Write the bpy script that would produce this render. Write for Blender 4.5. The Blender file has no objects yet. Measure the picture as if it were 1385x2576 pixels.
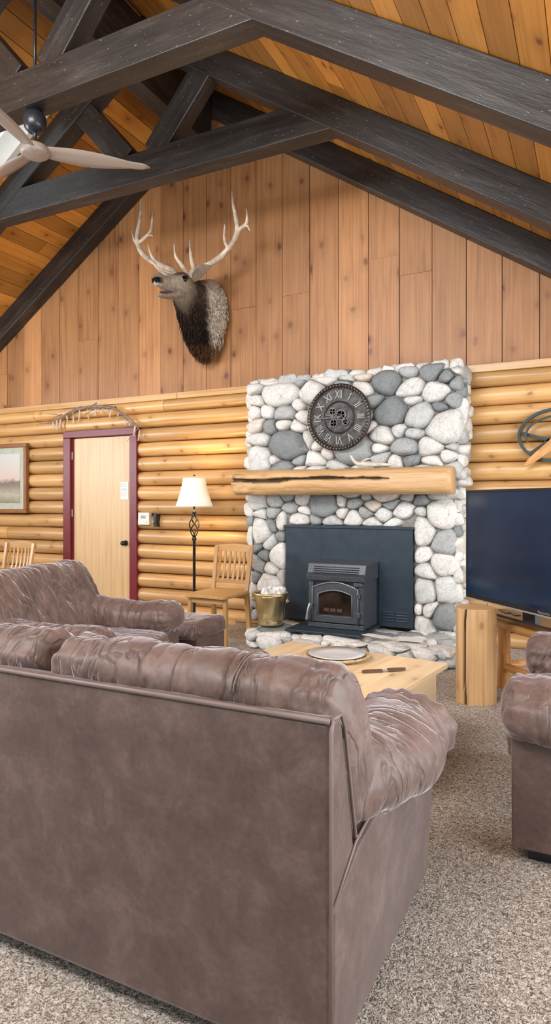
import bpy, bmesh, math, random
from mathutils import Vector, Matrix, noise
random.seed(7)
sc=bpy.context.scene
R=random.random
def U(a,b): return a+(b-a)*random.random()
H=1.27   # eye height
# ------------------------------------------------------------------ materials
def new_mat(name):
    m=bpy.data.materials.new(name); m.use_nodes=True
    nt=m.node_tree; b=nt.nodes['Principled BSDF']
    return m,nt,b
def N(nt,t,**k):
    n=nt.nodes.new(t)
    for a,v in k.items():
        if a.startswith('i_'):
            key=a[2:]; key=int(key) if key.isdigit() else key.replace('_',' ')
            n.inputs[key].default_value=v
        else: setattr(n,a,v)
    return n
def ramp(nt,stops,fac=None,interp='LINEAR'):
    n=nt.nodes.new('ShaderNodeValToRGB'); cr=n.color_ramp; cr.interpolation=interp
    while len(cr.elements)<len(stops): cr.elements.new(0.5)
    for e,(p,c) in zip(cr.elements,stops):
        e.position=p; e.color=(c[0],c[1],c[2],1) if hasattr(c,'__len__') else (c,c,c,1)
    if fac is not None: nt.links.new(fac,n.inputs[0])
    return n
def mixc(nt,f,a,b,mode='MIX'):
    n=nt.nodes.new('ShaderNodeMix'); n.data_type='RGBA'; n.blend_type=mode
    for s,v in ((0,f),(6,a),(7,b)):
        if hasattr(v,'is_linked') or hasattr(v,'links'): nt.links.new(v,n.inputs[s])
        else: n.inputs[s].default_value=v if s==0 else (v[0],v[1],v[2],1)
    return n.outputs[2]
def bump(nt,b,h,st=0.3,d=0.01):
    n=N(nt,'ShaderNodeBump'); n.inputs['Strength'].default_value=st; n.inputs['Distance'].default_value=d
    nt.links.new(h,n.inputs['Height']); nt.links.new(n.outputs[0],b.inputs['Normal'])
def flat(name,col,rough=0.5,metal=0.0,nz=0.12,sc_=12,bm_=0.0,emit=None,es=1,spec=0.5,coat=0):
    m,nt,b=new_mat(name)
    tc=N(nt,'ShaderNodeTexCoord'); n=N(nt,'ShaderNodeTexNoise',i_Scale=sc_,i_Detail=5.0)
    nt.links.new(tc.outputs['Object'],n.inputs['Vector'])
    lo=[max(0,c*(1-nz)) for c in col]; hi=[min(1,c*(1+nz)) for c in col]
    r=ramp(nt,[(0.3,lo),(0.7,hi)],n.outputs['Fac']); nt.links.new(r.outputs[0],b.inputs['Base Color'])
    b.inputs['Roughness'].default_value=rough; b.inputs['Metallic'].default_value=metal
    b.inputs['Specular IOR Level'].default_value=spec; b.inputs['Coat Weight'].default_value=coat
    if bm_>0: bump(nt,b,n.outputs['Fac'],bm_,0.005)
    if emit:
        b.inputs['Emission Color'].default_value=(*emit,1); b.inputs['Emission Strength'].default_value=es
    return m
def wood(name,light,dark,knot=(0.12,0.045,0.015),rough=0.45,knots=1.0,tonev=0.35,gs=1.0,ks=(3,5),bmp=0.15,kthr=0.10,coat=0.0,gate=0.55,streak=0.0):
    m,nt,b=new_mat(name); L=nt.links.new
    uv=N(nt,'ShaderNodeUVMap'); uv.uv_map='UVMap'
    mp=N(nt,'ShaderNodeMapping'); mp.inputs['Scale'].default_value=(1.3*gs,22*gs,1); L(uv.outputs[0],mp.inputs[0])
    n1=N(nt,'ShaderNodeTexNoise',i_Scale=1.0,i_Detail=6.0,i_Roughness=0.6,i_Distortion=0.6); L(mp.outputs[0],n1.inputs['Vector'])
    mp3=N(nt,'ShaderNodeMapping'); mp3.inputs['Scale'].default_value=(1.1,4.0,1); L(uv.outputs[0],mp3.inputs[0])
    n2=N(nt,'ShaderNodeTexNoise',i_Scale=1.0,i_Detail=3.0); L(mp3.outputs[0],n2.inputs['Vector'])
    c1=ramp(nt,[(0.3,dark),(0.62,light)],n1.outputs['Fac'])
    f2=ramp(nt,[(0.35,0.0),(0.65,0.85)],n2.outputs['Fac'])
    c0=mixc(nt,f2.outputs[0],c1.outputs[0],light)
    at=N(nt,'ShaderNodeVertexColor'); at.layer_name='tone'
    tr=ramp(nt,[(0.0,1-tonev),(1.0,1+tonev*0.4)],at.outputs[0])
    c=mixc(nt,1.0,c0,tr.outputs[0],'MULTIPLY')
    if streak:
        mp4=N(nt,'ShaderNodeMapping'); mp4.inputs['Scale'].default_value=(0.5,60,1); L(uv.outputs[0],mp4.inputs[0])
        n4=N(nt,'ShaderNodeTexNoise',i_Scale=1.0,i_Detail=4.0); L(mp4.outputs[0],n4.inputs['Vector'])
        r4=ramp(nt,[(0.35,1-streak),(0.55,1.0)],n4.outputs['Fac']); c=mixc(nt,1.0,c,r4.outputs[0],'MULTIPLY')
    mp2=N(nt,'ShaderNodeMapping'); mp2.inputs['Scale'].default_value=(ks[0],ks[1],1); L(uv.outputs[0],mp2.inputs[0])
    nd=N(nt,'ShaderNodeTexNoise',i_Scale=3.0,i_Detail=2.0); L(mp2.outputs[0],nd.inputs['Vector'])
    ad=N(nt,'ShaderNodeMix',data_type='RGBA',blend_type='LINEAR_LIGHT'); ad.inputs[0].default_value=0.09
    L(mp2.outputs[0],ad.inputs[6]); L(nd.outputs['Color'],ad.inputs[7])
    vo=N(nt,'ShaderNodeTexVoronoi',i_Scale=1.0); vo.voronoi_dimensions='2D'; L(ad.outputs[2],vo.inputs['Vector'])
    kr=ramp(nt,[(0.0,knots),(kthr*0.55,knots*0.75),(kthr,0.25*knots),(kthr*3.0,0.0)],vo.outputs['Distance'])
    sep=N(nt,'ShaderNodeSeparateColor'); L(vo.outputs['Color'],sep.inputs[0])
    gt=ramp(nt,[(gate,0.0),(gate+0.02,0.45),(1.0,1.0)],sep.outputs[0])
    mu=N(nt,'ShaderNodeMath',operation='MULTIPLY'); L(kr.outputs[0],mu.inputs[0]); L(gt.outputs[0],mu.inputs[1])
    c=mixc(nt,mu.outputs[0],c,knot)
    L(c,b.inputs['Base Color']); b.inputs['Roughness'].default_value=rough
    b.inputs['Coat Weight'].default_value=coat; b.inputs['Coat Roughness'].default_value=0.3
    bump(nt,b,n1.outputs['Fac'],bmp,0.004)
    return m
M_log=wood('log_pine',(0.74,0.44,0.175),(0.52,0.265,0.08),knot=(0.22,0.075,0.018),knots=1.0,tonev=0.28,ks=(3.4,4.2),kthr=0.09,rough=0.36,gate=0.35,coat=0.2,streak=0.15)
M_panel=wood('panel_pine',(0.54,0.255,0.098),(0.35,0.138,0.043),knot=(0.10,0.026,0.009),tonev=0.28,ks=(2.6,3.6),kthr=0.125,rough=0.48,gate=0.40,streak=0.18)
M_ceil=wood('ceiling_pine',(0.76,0.335,0.062),(0.53,0.185,0.025),knot=(0.15,0.035,0.008),tonev=0.42,ks=(3.0,5.0),kthr=0.12,rough=0.38,gate=0.36,streak=0.15)
M_door=wood('door_birch',(0.70,0.48,0.255),(0.56,0.35,0.15),knots=0.0,tonev=0.1,rough=0.4,streak=0.12)
M_oak=wood('oak',(0.54,0.31,0.12),(0.36,0.18,0.055),knots=0.0,tonev=0.25,rough=0.35)
M_table=wood('table_pine',(0.76,0.56,0.33),(0.62,0.41,0.20),knot=(0.3,0.15,0.06),knots=0.8,tonev=0.15,rough=0.35)
M_mantel=wood('mantel_pine',(0.74,0.47,0.22),(0.54,0.30,0.115),knot=(0.22,0.10,0.04),knots=0.7,tonev=0.93,rough=0.45,ks=(2.0,4),streak=0.2)
M_stump=wood('stump_pine',(0.66,0.41,0.19),(0.46,0.25,0.10),knot=(0.25,0.1,0.03),knots=0.9,tonev=0.8,rough=0.55,streak=0.25)
M_rustic=wood('rustic_log',(0.62,0.31,0.10),(0.33,0.13,0.03),knot=(0.12,0.04,0.02),tonev=0.3,rough=0.3)
M_gap=flat('dark_gap',(0.05,0.022,0.008),0.9)
def beam_mat():
    m,nt,b=new_mat('dark_stained_timber'); L=nt.links.new
    uv=N(nt,'ShaderNodeUVMap'); uv.uv_map='UVMap'
    mp=N(nt,'ShaderNodeMapping'); mp.inputs['Scale'].default_value=(2,14,1); L(uv.outputs[0],mp.inputs[0])
    n=N(nt,'ShaderNodeTexNoise',i_Scale=1.0,i_Detail=7.0,i_Roughness=0.65); L(mp.outputs[0],n.inputs['Vector'])
    c=ramp(nt,[(0.3,(0.011,0.009,0.009)),(0.55,(0.028,0.024,0.022)),(0.75,(0.065,0.057,0.052))],n.outputs['Fac'])
    mp2=N(nt,'ShaderNodeMapping'); mp2.inputs['Scale'].default_value=(30,75,1); L(uv.outputs[0],mp2.inputs[0])
    n2=N(nt,'ShaderNodeTexNoise',i_Scale=1.0,i_Detail=2.0); L(mp2.outputs[0],n2.inputs['Vector'])
    f=ramp(nt,[(0.68,0.0),(0.73,0.7)],n2.outputs['Fac'])
    c2=mixc(nt,f.outputs[0],c.outputs[0],(0.26,0.235,0.21)); L(c2,b.inputs['Base Color'])
    b.inputs['Roughness'].default_value=0.40; b.inputs['Specular IOR Level'].default_value=0.55; bump(nt,b,n.outputs['Fac'],0.6,0.008)
    return m
M_beam=beam_mat()
def leather(name,wsc=None,lift=1.0):
    m,nt,b=new_mat(name); L=nt.links.new
    tc=N(nt,'ShaderNodeTexCoord')
    n=N(nt,'ShaderNodeTexNoise',i_Scale=7.0,i_Detail=9.0,i_Roughness=0.75,i_Distortion=0.3); L(tc.outputs['Object'],n.inputs['Vector'])
    n2=N(nt,'ShaderNodeTexNoise',i_Scale=60.0,i_Detail=5.0,i_Roughness=0.7); L(tc.outputs['Object'],n2.inputs['Vector'])
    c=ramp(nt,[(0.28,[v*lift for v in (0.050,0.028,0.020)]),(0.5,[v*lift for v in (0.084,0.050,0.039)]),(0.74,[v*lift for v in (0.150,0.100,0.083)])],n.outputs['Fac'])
    col=mixc(nt,0.45,c.outputs[0],n2.outputs['Fac'],'OVERLAY')
    rr=ramp(nt,[(0.3,0.46),(0.7,0.64)],n.outputs['Fac']); L(rr.outputs[0],b.inputs['Roughness'])
    b.inputs['Specular IOR Level'].default_value=0.6
    b.inputs['Sheen Weight'].default_value=0.6; b.inputs['Sheen Roughness'].default_value=0.35; b.inputs['Sheen Tint'].default_value=(0.9,0.86,0.90,1)
    h=n2.outputs['Fac']
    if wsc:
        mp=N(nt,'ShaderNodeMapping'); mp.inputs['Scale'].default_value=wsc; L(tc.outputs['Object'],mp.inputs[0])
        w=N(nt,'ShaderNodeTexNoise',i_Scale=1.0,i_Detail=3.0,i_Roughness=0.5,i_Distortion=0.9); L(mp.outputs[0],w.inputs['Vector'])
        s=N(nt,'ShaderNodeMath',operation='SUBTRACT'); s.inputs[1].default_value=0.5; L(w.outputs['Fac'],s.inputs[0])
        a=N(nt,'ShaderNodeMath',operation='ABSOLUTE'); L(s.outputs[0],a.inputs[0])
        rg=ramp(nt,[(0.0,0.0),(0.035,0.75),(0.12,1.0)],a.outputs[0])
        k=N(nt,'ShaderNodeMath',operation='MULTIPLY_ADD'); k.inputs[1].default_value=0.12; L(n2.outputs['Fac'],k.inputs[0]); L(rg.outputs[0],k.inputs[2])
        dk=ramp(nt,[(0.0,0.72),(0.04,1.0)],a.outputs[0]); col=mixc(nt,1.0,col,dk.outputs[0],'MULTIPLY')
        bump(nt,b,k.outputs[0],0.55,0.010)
    else: bump(nt,b,h,0.25,0.003)
    L(col,b.inputs['Base Color'])
    return m
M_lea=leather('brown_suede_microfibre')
M_cush=leather('brown_suede_cushion_lit',(9,3.2,3.2),1.35)  # lighter copy of the suede: daylight on the tops put into the colour
M_arm=leather('brown_suede_arm_lit',(3.5,9,3.5),1.35)  # arm rolls lightened too, daylight painted into their base colour
M_stitch=flat('thread_piping',(0.17,0.125,0.11),0.5)
def carpet():
    m,nt,b=new_mat('carpet_frieze'); L=nt.links.new
    tc=N(nt,'ShaderNodeTexCoord')
    v=N(nt,'ShaderNodeTexNoise',i_Scale=90.0,i_Detail=3.0,i_Distortion=1.5); L(tc.outputs['Object'],v.inputs['Vector'])
    n=N(nt,'ShaderNodeTexNoise',i_Scale=2.0,i_Detail=3.0); L(tc.outputs['Object'],n.inputs['Vector'])
    c=ramp(nt,[(0.35,(0.14,0.11,0.085)),(0.48,(0.375,0.32,0.27)),(0.64,(0.66,0.60,0.53))],v.outputs['Fac'])
    c2=ramp(nt,[(0.3,0.84),(0.7,1.04)],n.outputs['Fac'])
    L(mixc(nt,1.0,c.outputs[0],c2.outputs[0],'MULTIPLY'),b.inputs['Base Color'])
    b.inputs['Roughness'].default_value=0.95; b.inputs['Specular IOR Level'].default_value=0.1
    bump(nt,b,v.outputs['Fac'],0.9,0.012)
    return m
M_carpet=carpet()
def stone(name='river_rock'):
    m,nt,b=new_mat(name); L=nt.links.new
    at=N(nt,'ShaderNodeVertexColor'); at.layer_name='tone'
    c=ramp(nt,[(0.0,(0.22,0.24,0.245)),(0.04,(0.46,0.475,0.47)),(0.12,(0.66,0.67,0.64)),(0.34,(0.79,0.76,0.70)),(0.50,(0.69,0.70,0.675)),(0.66,(0.84,0.81,0.76)),(0.82,(0.75,0.74,0.71)),(0.93,(0.70,0.60,0.49)),(1.0,(0.77,0.76,0.73))],at.outputs[0])
    tc=N(nt,'ShaderNodeTexCoord'); n=N(nt,'ShaderNodeTexNoise',i_Scale=9.0,i_Detail=10.0,i_Roughness=0.75,i_Distortion=1.2); L(tc.outputs['Object'],n.inputs['Vector'])
    r=ramp(nt,[(0.28,0.50),(0.46,0.90),(0.7,1.06)],n.outputs['Fac'])
    n5=N(nt,'ShaderNodeTexNoise',i_Scale=70.0,i_Detail=4.0); L(tc.outputs['Object'],n5.inputs['Vector'])
    r5=ramp(nt,[(0.35,0.80),(0.55,1.02)],n5.outputs['Fac'])
    cc=mixc(nt,1.0,c.outputs[0],r.outputs[0],'MULTIPLY'); L(mixc(nt,1.0,cc,r5.outputs[0],'MULTIPLY'),b.inputs['Base Color'])
    b.inputs['Roughness'].default_value=0.6; bump(nt,b,n.outputs['Fac'],0.45,0.014)
    return m
M_stone=stone()
M_mortar=flat('mortar',(0.30,0.285,0.255),0.9,nz=0.25,sc_=40,bm_=0.5)
M_black=flat('black_steel',(0.020,0.034,0.050),0.4,nz=0.2)
M_castiron=flat('cast_iron',(0.070,0.080,0.094),0.4,metal=0.3,nz=0.2,sc_=60,bm_=0.2)
M_red=flat('maroon_paint',(0.15,0.010,0.016),0.4)
M_white=flat('white_plastic',(0.72,0.70,0.64),0.5,nz=0.03)
M_paper=flat('paper',(0.76,0.76,0.74),0.7,nz=0.03)
M_brass=flat('hammered_brass',(0.70,0.57,0.31),0.28,metal=0.9,nz=0.25,sc_=8,bm_=0.15)
M_bone=flat('antler_bone',(0.50,0.40,0.30),0.5,nz=0.45,sc_=12,bm_=0.25)
M_fanmetal=flat('fan_black',(0.015,0.02,0.028),0.3)
M_fanblade=wood('fan_blade_greywood',(0.36,0.30,0.255),(0.24,0.19,0.155),knots=0.0,tonev=0.1,rough=0.4)
M_shade=flat('lamp_shade_linen',(0.88,0.82,0.70),0.8,nz=0.03,emit=(1.0,0.80,0.50),es=0.32)
M_bronze=flat('clock_bronze',(0.055,0.040,0.034),0.45,metal=0.5,nz=0.4,sc_=25,bm_=0.3)
M_gear=flat('clock_gear_dark_metal',(0.10,0.095,0.09),0.45,metal=0.5,nz=0.5,sc_=30,bm_=0.3)
M_clockface=flat('clock_patina',(0.055,0.052,0.05),0.55,metal=0.2,nz=0.9,sc_=18,bm_=0.2)
M_num=flat('numeral_pewter',(0.25,0.24,0.225),0.45,metal=0.3)
M_silver=flat('satin_steel',(0.42,0.41,0.39),0.4,metal=0.5)
M_pic_frame=flat('picture_frame_wood',(0.24,0.09,0.025),0.4)
M_blkplastic=flat('black_plastic',(0.012,0.013,0.015),0.3)
M_greenmetal=flat('green_iron',(0.035,0.050,0.050),0.5,metal=0.3)

# ------------------------------------------------------------------ mesh helpers
def BM():
    bm=bmesh.new(); bm.loops.layers.uv.new('UVMap'); bm.loops.layers.color.new('tone'); return bm
def settone(bm,faces,t):
    cl=bm.loops.layers.color['tone']
    for f in faces:
        for l in f.loops: l[cl]=(t,t,t,1)
def finish(name,bm,mat,parent=None,smooth=False,bevel=0,sub=0,loc=None,rot=None):
    bmesh.ops.recalc_face_normals(bm,faces=bm.faces[:])
    me=bpy.data.meshes.new(name); bm.to_mesh(me); bm.free()
    for m in (mat if isinstance(mat,(list,tuple)) else [mat]): me.materials.append(m)
    if smooth:
        for p in me.polygons: p.use_smooth=True
    o=bpy.data.objects.new(name,me); sc.collection.objects.link(o)
    if parent: o.parent=parent
    if loc: o.location=loc
    if rot: o.rotation_euler=rot
    if bevel:
        md=o.modifiers.new('bev','BEVEL'); md.width=bevel; md.segments=2; md.limit_method='ANGLE'; md.angle_limit=0.7
    if sub:
        md=o.modifiers.new('sub','SUBSURF'); md.levels=sub; md.render_levels=sub
    return o
def root(name,loc=(0,0,0),rz=0):
    e=bpy.data.objects.new(name,None); sc.collection.objects.link(e); e.empty_display_size=0.1
    e.location=loc; e.rotation_euler=(0,0,rz); return e
def obox(bm,c,ax,ay,az,grain=0,tone=None,mi=0):
    """box centred c with half-axis vectors ax, ay, az"""
    uvl=bm.loops.layers.uv['UVMap']
    c=Vector(c); A=[Vector(ax),Vector(ay),Vector(az)]; ln=[a.length for a in A]
    ou,ov=U(0,50),U(0,50); tone=R() if tone is None else tone
    vs={}
    for i in (-1,1):
        for j in (-1,1):
            for k in (-1,1):
                vs[(i,j,k)]=bm.verts.new(c+A[0]*i+A[1]*j+A[2]*k)
    out=[]
    for d in range(3):
        e,f=[x for x in range(3) if x!=d]
        for s in (-1,1):
            keys=[]
            for (p,q) in ((-1,-1),(1,-1),(1,1),(-1,1)):
                k=[0,0,0]; k[d]=s; k[e]=p; k[f]=q; keys.append(tuple(k))
            fc=bm.faces.new([vs[k] for k in keys]); fc.material_index=mi
            if d==grain: gu,gv=e,f
            else: gu=grain; gv=[x for x in (e,f) if x!=grain][0]
            for l,k in zip(fc.loops,keys):
                l[uvl].uv=(ou+k[gu]*ln[gu],ov+k[gv]*ln[gv]+s*0.37*d)
            out.append(fc)
    settone(bm,out,tone); return out
def box(bm,x0,x1,y0,y1,z0,z1,grain=0,tone=None,mi=0):
    return obox(bm,((x0+x1)/2,(y0+y1)/2,(z0+z1)/2),((x1-x0)/2,0,0),(0,(y1-y0)/2,0),(0,0,(z1-z0)/2),grain,tone,mi)
def bar(bm,p0,p1,w,h,side=(0,1,0),tone=None):
    p0=Vector(p0);p1=Vector(p1);d=(p1-p0); s=Vector(side).normalized(); n=d.cross(s).normalized(); s=n.cross(d).normalized()
    return obox(bm,(p0+p1)/2,d/2,s*w/2,n*h/2,0,tone)
def ringloft(bm,rings,closed=True,cap=True,tone=None,uvgrain=False,mi=0):
    uvl=bm.loops.layers.uv['UVMap']; cl=bm.loops.layers.color['tone']
    V=[[bm.verts.new(p) for p in r] for r in rings]; n=len(rings[0]); out=[]
    ou,ov=U(0,50),U(0,50); t=R() if tone is None else tone
    du=0
    for i in range(len(V)-1):
        step=(sum((Vector(q) for q in rings[i+1]),Vector())/n-sum((Vector(q) for q in rings[i]),Vector())/n).length
        per=0
        for j in range(n if closed else n-1):
            k=(j+1)%n
            f=bm.faces.new([V[i][j],V[i][k],V[i+1][k],V[i+1][j]]); f.material_index=mi
            w=(Vector(rings[i][j])-Vector(rings[i][k])).length
            uvs=[(du,per),(du,per+w),(du+step,per+w),(du+step,per)]
            for l,q in zip(f.loops,uvs): l[uvl].uv=(ou+q[0],ov+q[1]); l[cl]=(t,t,t,1)
            per+=w; out.append(f)
        du+=step
    if cap and closed:
        for r in (V[0],V[-1]):
            f=bm.faces.new(r); f.material_index=mi; out.append(f)
            for l in f.loops: l[uvl].uv=(ou+l.vert.co.x,ov+l.vert.co.y+l.vert.co.z); l[cl]=(t,t,t,1)
    return out
def tube(bm,pts,rad,seg=8,tone=None,mi=0,sm=0):
    pts=[Vector(p) for p in pts]
    if not hasattr(rad,'__len__'): rad=[rad]*len(pts)
    if sm:
        P=[];Q=[]
        for i in range(len(pts)-1):
            p0=pts[max(i-1,0)];p1=pts[i];p2=pts[i+1];p3=pts[min(i+2,len(pts)-1)]
            for k in range(sm):
                t=k/sm
                P.append(0.5*((2*p1)+(p2-p0)*t+(2*p0-5*p1+4*p2-p3)*t*t+(3*p1-p0-3*p2+p3)*t**3)); Q.append(rad[i]*(1-t)+rad[i+1]*t)
        P.append(pts[-1]);Q.append(rad[-1]); pts,rad=P,Q
    rings=[]; up=None
    for i,p in enumerate(pts):
        d=(pts[min(i+1,len(pts)-1)]-pts[max(i-1,0)]).normalized()
        if up is None:
            up=Vector((0,0,1)) if abs(d.z)<0.9 else Vector((1,0,0))
        a=d.cross(up).normalized(); b=a.cross(d).normalized(); up=b
        rings.append([p+(a*math.cos(2*math.pi*j/seg)+b*math.sin(2*math.pi*j/seg))*rad[i] for j in range(seg)])
    return ringloft(bm,rings,tone=tone,mi=mi)
def lathe(bm,prof,c=(0,0,0),seg=32,tone=0.5,mi=0,axis='Z'):
    c=Vector(c); rings=[]
    for r,z in prof:
        ring=[]
        for j in range(seg):
            a=2*math.pi*j/seg; p=Vector((r*math.cos(a),r*math.sin(a),z))
            if axis=='Y': p=Vector((p.x,-p.z,p.y))
            ring.append(c+p)
        rings.append(ring)
    return ringloft(bm,rings,tone=tone,mi=mi)
def catmull(pts,n):
    out=[];m=len(pts)
    for i in range(m):
        p0,p1,p2,p3=[Vector(pts[(i+k-1)%m]) for k in range(4)]
        for k in range(n):
            t=k/n; out.append(0.5*((2*p1)+(p2-p0)*t+(2*p0-5*p1+4*p2-p3)*t*t+(3*p1-p0-3*p2+p3)*t**3))
    return out
def cushion(bm,prof,l0,l1,fmap,ns=40,endr=0.08,puff=0.04,pleat=0.006,wr=0.008,seed=0,sq=2.0,pf=70,endr0=None):
    """pillow: closed 2-D profile extruded from l0 to l1 with soft ends, gathers and wrinkles"""
    P=[Vector((p[0],p[1])) for p in prof]; c=sum(P,Vector((0,0)))/len(P); L=l1-l0; rings=[]
    for i in range(ns+1):
        t0=i/ns; t=0.5*t0+0.5*(1-math.cos(math.pi*t0))/2; l=l0+L*t; e=min(l-l0,l1-l)
        er=endr if (l1-l)<(l-l0) or endr0 is None else endr0
        s=1.0 if e>=er else (max(0.0,1-(1-e/er)**sq))**(1/sq)
        s=max(s,0.02); pu=1+puff*(4*t*(1-t))**0.6
        ring=[]; arc=0
        for j,p in enumerate(P):
            q=P[(j+1)%len(P)]; arc+=(q-p).length
            d=p-c; dn=d.normalized()
            w=pleat*math.exp(-e/0.09)*math.sin(arc*pf+seed+3*noise.noise(Vector((arc*6,seed,0))))*min(1,s*s)
            w+=wr*noise.noise(Vector((l*7+seed*3.1,p.x*4,p.y*4)))
            g=noise.noise(Vector((l*16+arc*5+seed,arc*3.5,seed*2)))
            w-=wr*0.9*max(0.0,1-abs(g)*6)*(0.4+0.6*abs(noise.noise(Vector((l*3,arc*4,seed)))))*min(1,s)
            qv=c+d*(s*pu)+dn*w
            ring.append(fmap(l,qv.x,qv.y))
        rings.append(ring)
    return ringloft(bm,rings,tone=0.5)
# ------------------------------------------------------------------ room shell
RX=-3.75                       # ridge
def zc(x):                     # underside of ceiling boards (absolute)
    return (5.735-0.667*abs(x-RX))
XL,XR=-8.6,1.15; YB=6.0; YF=-1.2
bm=BM(); box(bm,XL,XR+1.5,YF-1,YB+0.2,-0.08,0.0); finish('floor',bm,M_carpet)
wb=root('wall_back')
bm=BM()
box(bm,XL,-5.80,6.02,6.2,0,2.47,mi=0); box(bm,-4.80,XR+1,6.02,6.2,0,2.47); box(bm,-5.80,-4.80,6.02,6.2,2.1,2.47); box(bm,-5.80,-4.80,6.1,6.2,0,2.1)
finish('log_backing',bm,M_gap,wb)
bm=BM(); ch=0.1675; nl=15
for i in range(nl):
    z0=i*ch-0.04; z1=z0+ch
    if z1>2.45: z1=2.45
    ivs=[(XL,-5.86),(-4.74,XR+1)] if z0<2.10 else [(XL,XR+1)]
    for a,b in ivs:
        x=a
        while x<b-0.01:
            e=min(b,x+U(1.6,4.2)); 
            if b-e<0.5: e=b
            rings=[]; m=9; ns=max(2,int((e-x)/0.35)); ph=U(0,100)
            for k in range(ns+1):
                xx=x+0.002+(e-x-0.004)*k/ns; ring=[]
                wob=0.006*noise.noise(Vector((xx*1.3,ph,0)))
                for j in range(m):
                    th=-math.pi/2+math.pi*j/(m-1)
                    zz=(z0+z1)/2+math.sin(th)*(z1-z0)/2*0.985+wob
                    yy=6.03-(0.10+wob)*math.cos(th)**0.75
                    ring.append((xx,yy,max(zz,0.0)))
                rings.append(ring)
            ringloft(bm,rings,closed=False)
            x=e
finish('log_courses',bm,M_log,wb,smooth=True)
bm=BM(); bw=0.3085; x=XL; k=0
uvl=bm.loops.layers.uv['UVMap']
xs=[]; xx=-0.75
while xx>XL: xx-=bw
while xx<XR+1: xs.append(xx); xx+=bw
for x in xs:
    a=max(x,XL)+0.003; b=min(x+bw,XR+1)-0.003
    if b-a<0.02: continue
    cuts=[2.45,9]
    if R()<0.22: cuts=[2.45,U(2.9,3.9),9]
    t=R()
    for q in range(len(cuts)-1):
        lo=cuts[q]+ (0.002 if q else 0)
        pts=[a,b] if not (a<RX<b) else [a,RX,b]
        top=[(px,min(zc(px)+0.05,cuts[q+1])) for px in pts]
        if max(t_[1] for t_ in top)<=lo+0.02: continue
        fr=[(px,lo) for px in pts[::-1]]
        yy=5.995+U(-0.003,0.003); ou,ov=U(0,50),U(0,50)
        f=[(p[0],yy,max(p[1],lo)) for p in top]+[(p[0],yy,p[1]) for p in fr]
        bk=[(p[0],yy+0.04,p[2]) for p in f]
        F=[bm.verts.new(p) for p in f]; B=[bm.verts.new(p) for p in bk]
        fs=[bm.faces.new(F)]
        for i in range(len(F)):
            j=(i+1)%len(F)
            try: fs.append(bm.faces.new([F[i],F[j],B[j],B[i]]))
            except Exception: pass
        for fc in fs:
            for l in fc.loops: l[uvl].uv=(ou+l.vert.co.z,ov+l.vert.co.x+l.vert.co.y)
        settone(bm,fs,t)
finish('vertical_panel_boards',bm,M_panel,wb)
bm=BM()
for (x0,x1) in ((XL,RX),(RX,XR+1)):
    vs=[bm.verts.new(p) for p in ((x0,6.05,2.4),(x1,6.05,2.4),(x1,6.05,zc(x1)+0.3),(x0,6.05,zc(x0)+0.3))]; bm.faces.new(vs)
finish('panel_backing',bm,M_gap,wb)
bm=BM()
for a,b in ((XL,-4.2),(-4.195,-1.9),(-1.895,XR+1)):
    box(bm,a,b,5.945,6.0,2.435,2.505,0,0.6)
finish('trim_1',bm,M_log,None,bevel=0.004)
wl=root('wall_left'); bm=BM()
for i in range(nl):
    z0=i*ch-0.04; z1=z0+ch; rings=[]
    for y in (YF,1,3,5,YB):
        rings.append([(XL-0.03+0.1*math.cos(-math.pi/2+math.pi*j/8)**0.75,y,max(0,(z0+z1)/2+math.sin(-math.pi/2+math.pi*j/8)*ch/2)) for j in range(9)])
    ringloft(bm,rings,closed=False)
finish('log_courses_left',bm,M_log,wl,smooth=True)
bm=BM(); box(bm,XL-0.15,XL-0.02,YF,YB,0,2.7); finish('log_backing_left',bm,M_gap,wl)
# ceiling
ce=root('ceiling')
sk=(-5.80,-4.85,3.72,4.60)     # skylight opening (x0,x1,y0,y1)
cosr=1/math.sqrt(1+0.667**2); sinr=0.667*cosr
def slope_board(bm,side,s0,s1,y0,y1,off0,off1,tone=None):
    dx,dz=side*cosr,-sinr; nx,nz=side*sinr,cosr
    sm=(s0+s1)/2; om=(off0+off1)/2
    c=(RX+dx*sm+nx*om,(y0+y1)/2,5.735+dz*sm+nz*om)
    obox(bm,c,(dx*(s1-s0)/2,0,dz*(s1-s0)/2),(0,(y1-y0)/2,0),(nx*(off1-off0)/2,0,nz*(off1-off0)/2),1,tone)
bm=BM(); bk=BM(); bwid=0.178
sks0=(RX-sk[1])/cosr; sks1=(RX-sk[0])/cosr
for side in (-1,1):
    s=0.0
    while s<6.0:
        e=s+bwid
        y=YF
        while y<YB:
            ye=min(YB,y+U(1.8,4.5)); segs=[(y,ye)]
            if side==-1 and e>sks0 and s<sks1:
                segs=[]
                if y<sk[2]: segs.append((y,min(ye,sk[2])))
                if ye>sk[3]: segs.append((max(y,sk[3]),ye))
            for (a,b) in segs:
                if b-a>0.01: slope_board(bm,side,s+0.003,e-0.003,a+0.001,b-0.001,0,0.02)
            y=ye
        s=e
    if side==1: slope_board(bk,side,0,6.0,YF,YB+0.1,0.02,0.06)
    else:
        a=int(sks0/bwid)*bwid; b=(int(sks1/bwid)+1)*bwid
        slope_board(bk,side,0,a,YF,YB+0.1,0.02,0.06); slope_board(bk,side,b,6.0,YF,YB+0.1,0.02,0.06)
        slope_board(bk,side,a,b,YF,sk[2],0.02,0.06); slope_board(bk,side,a,b,sk[3],YB+0.1,0.02,0.06)
        A,B=a,b
finish('ceiling_boards',bm,M_ceil,ce); finish('ceiling_decking',bk,M_gap,ce)
bm=BM()
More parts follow.
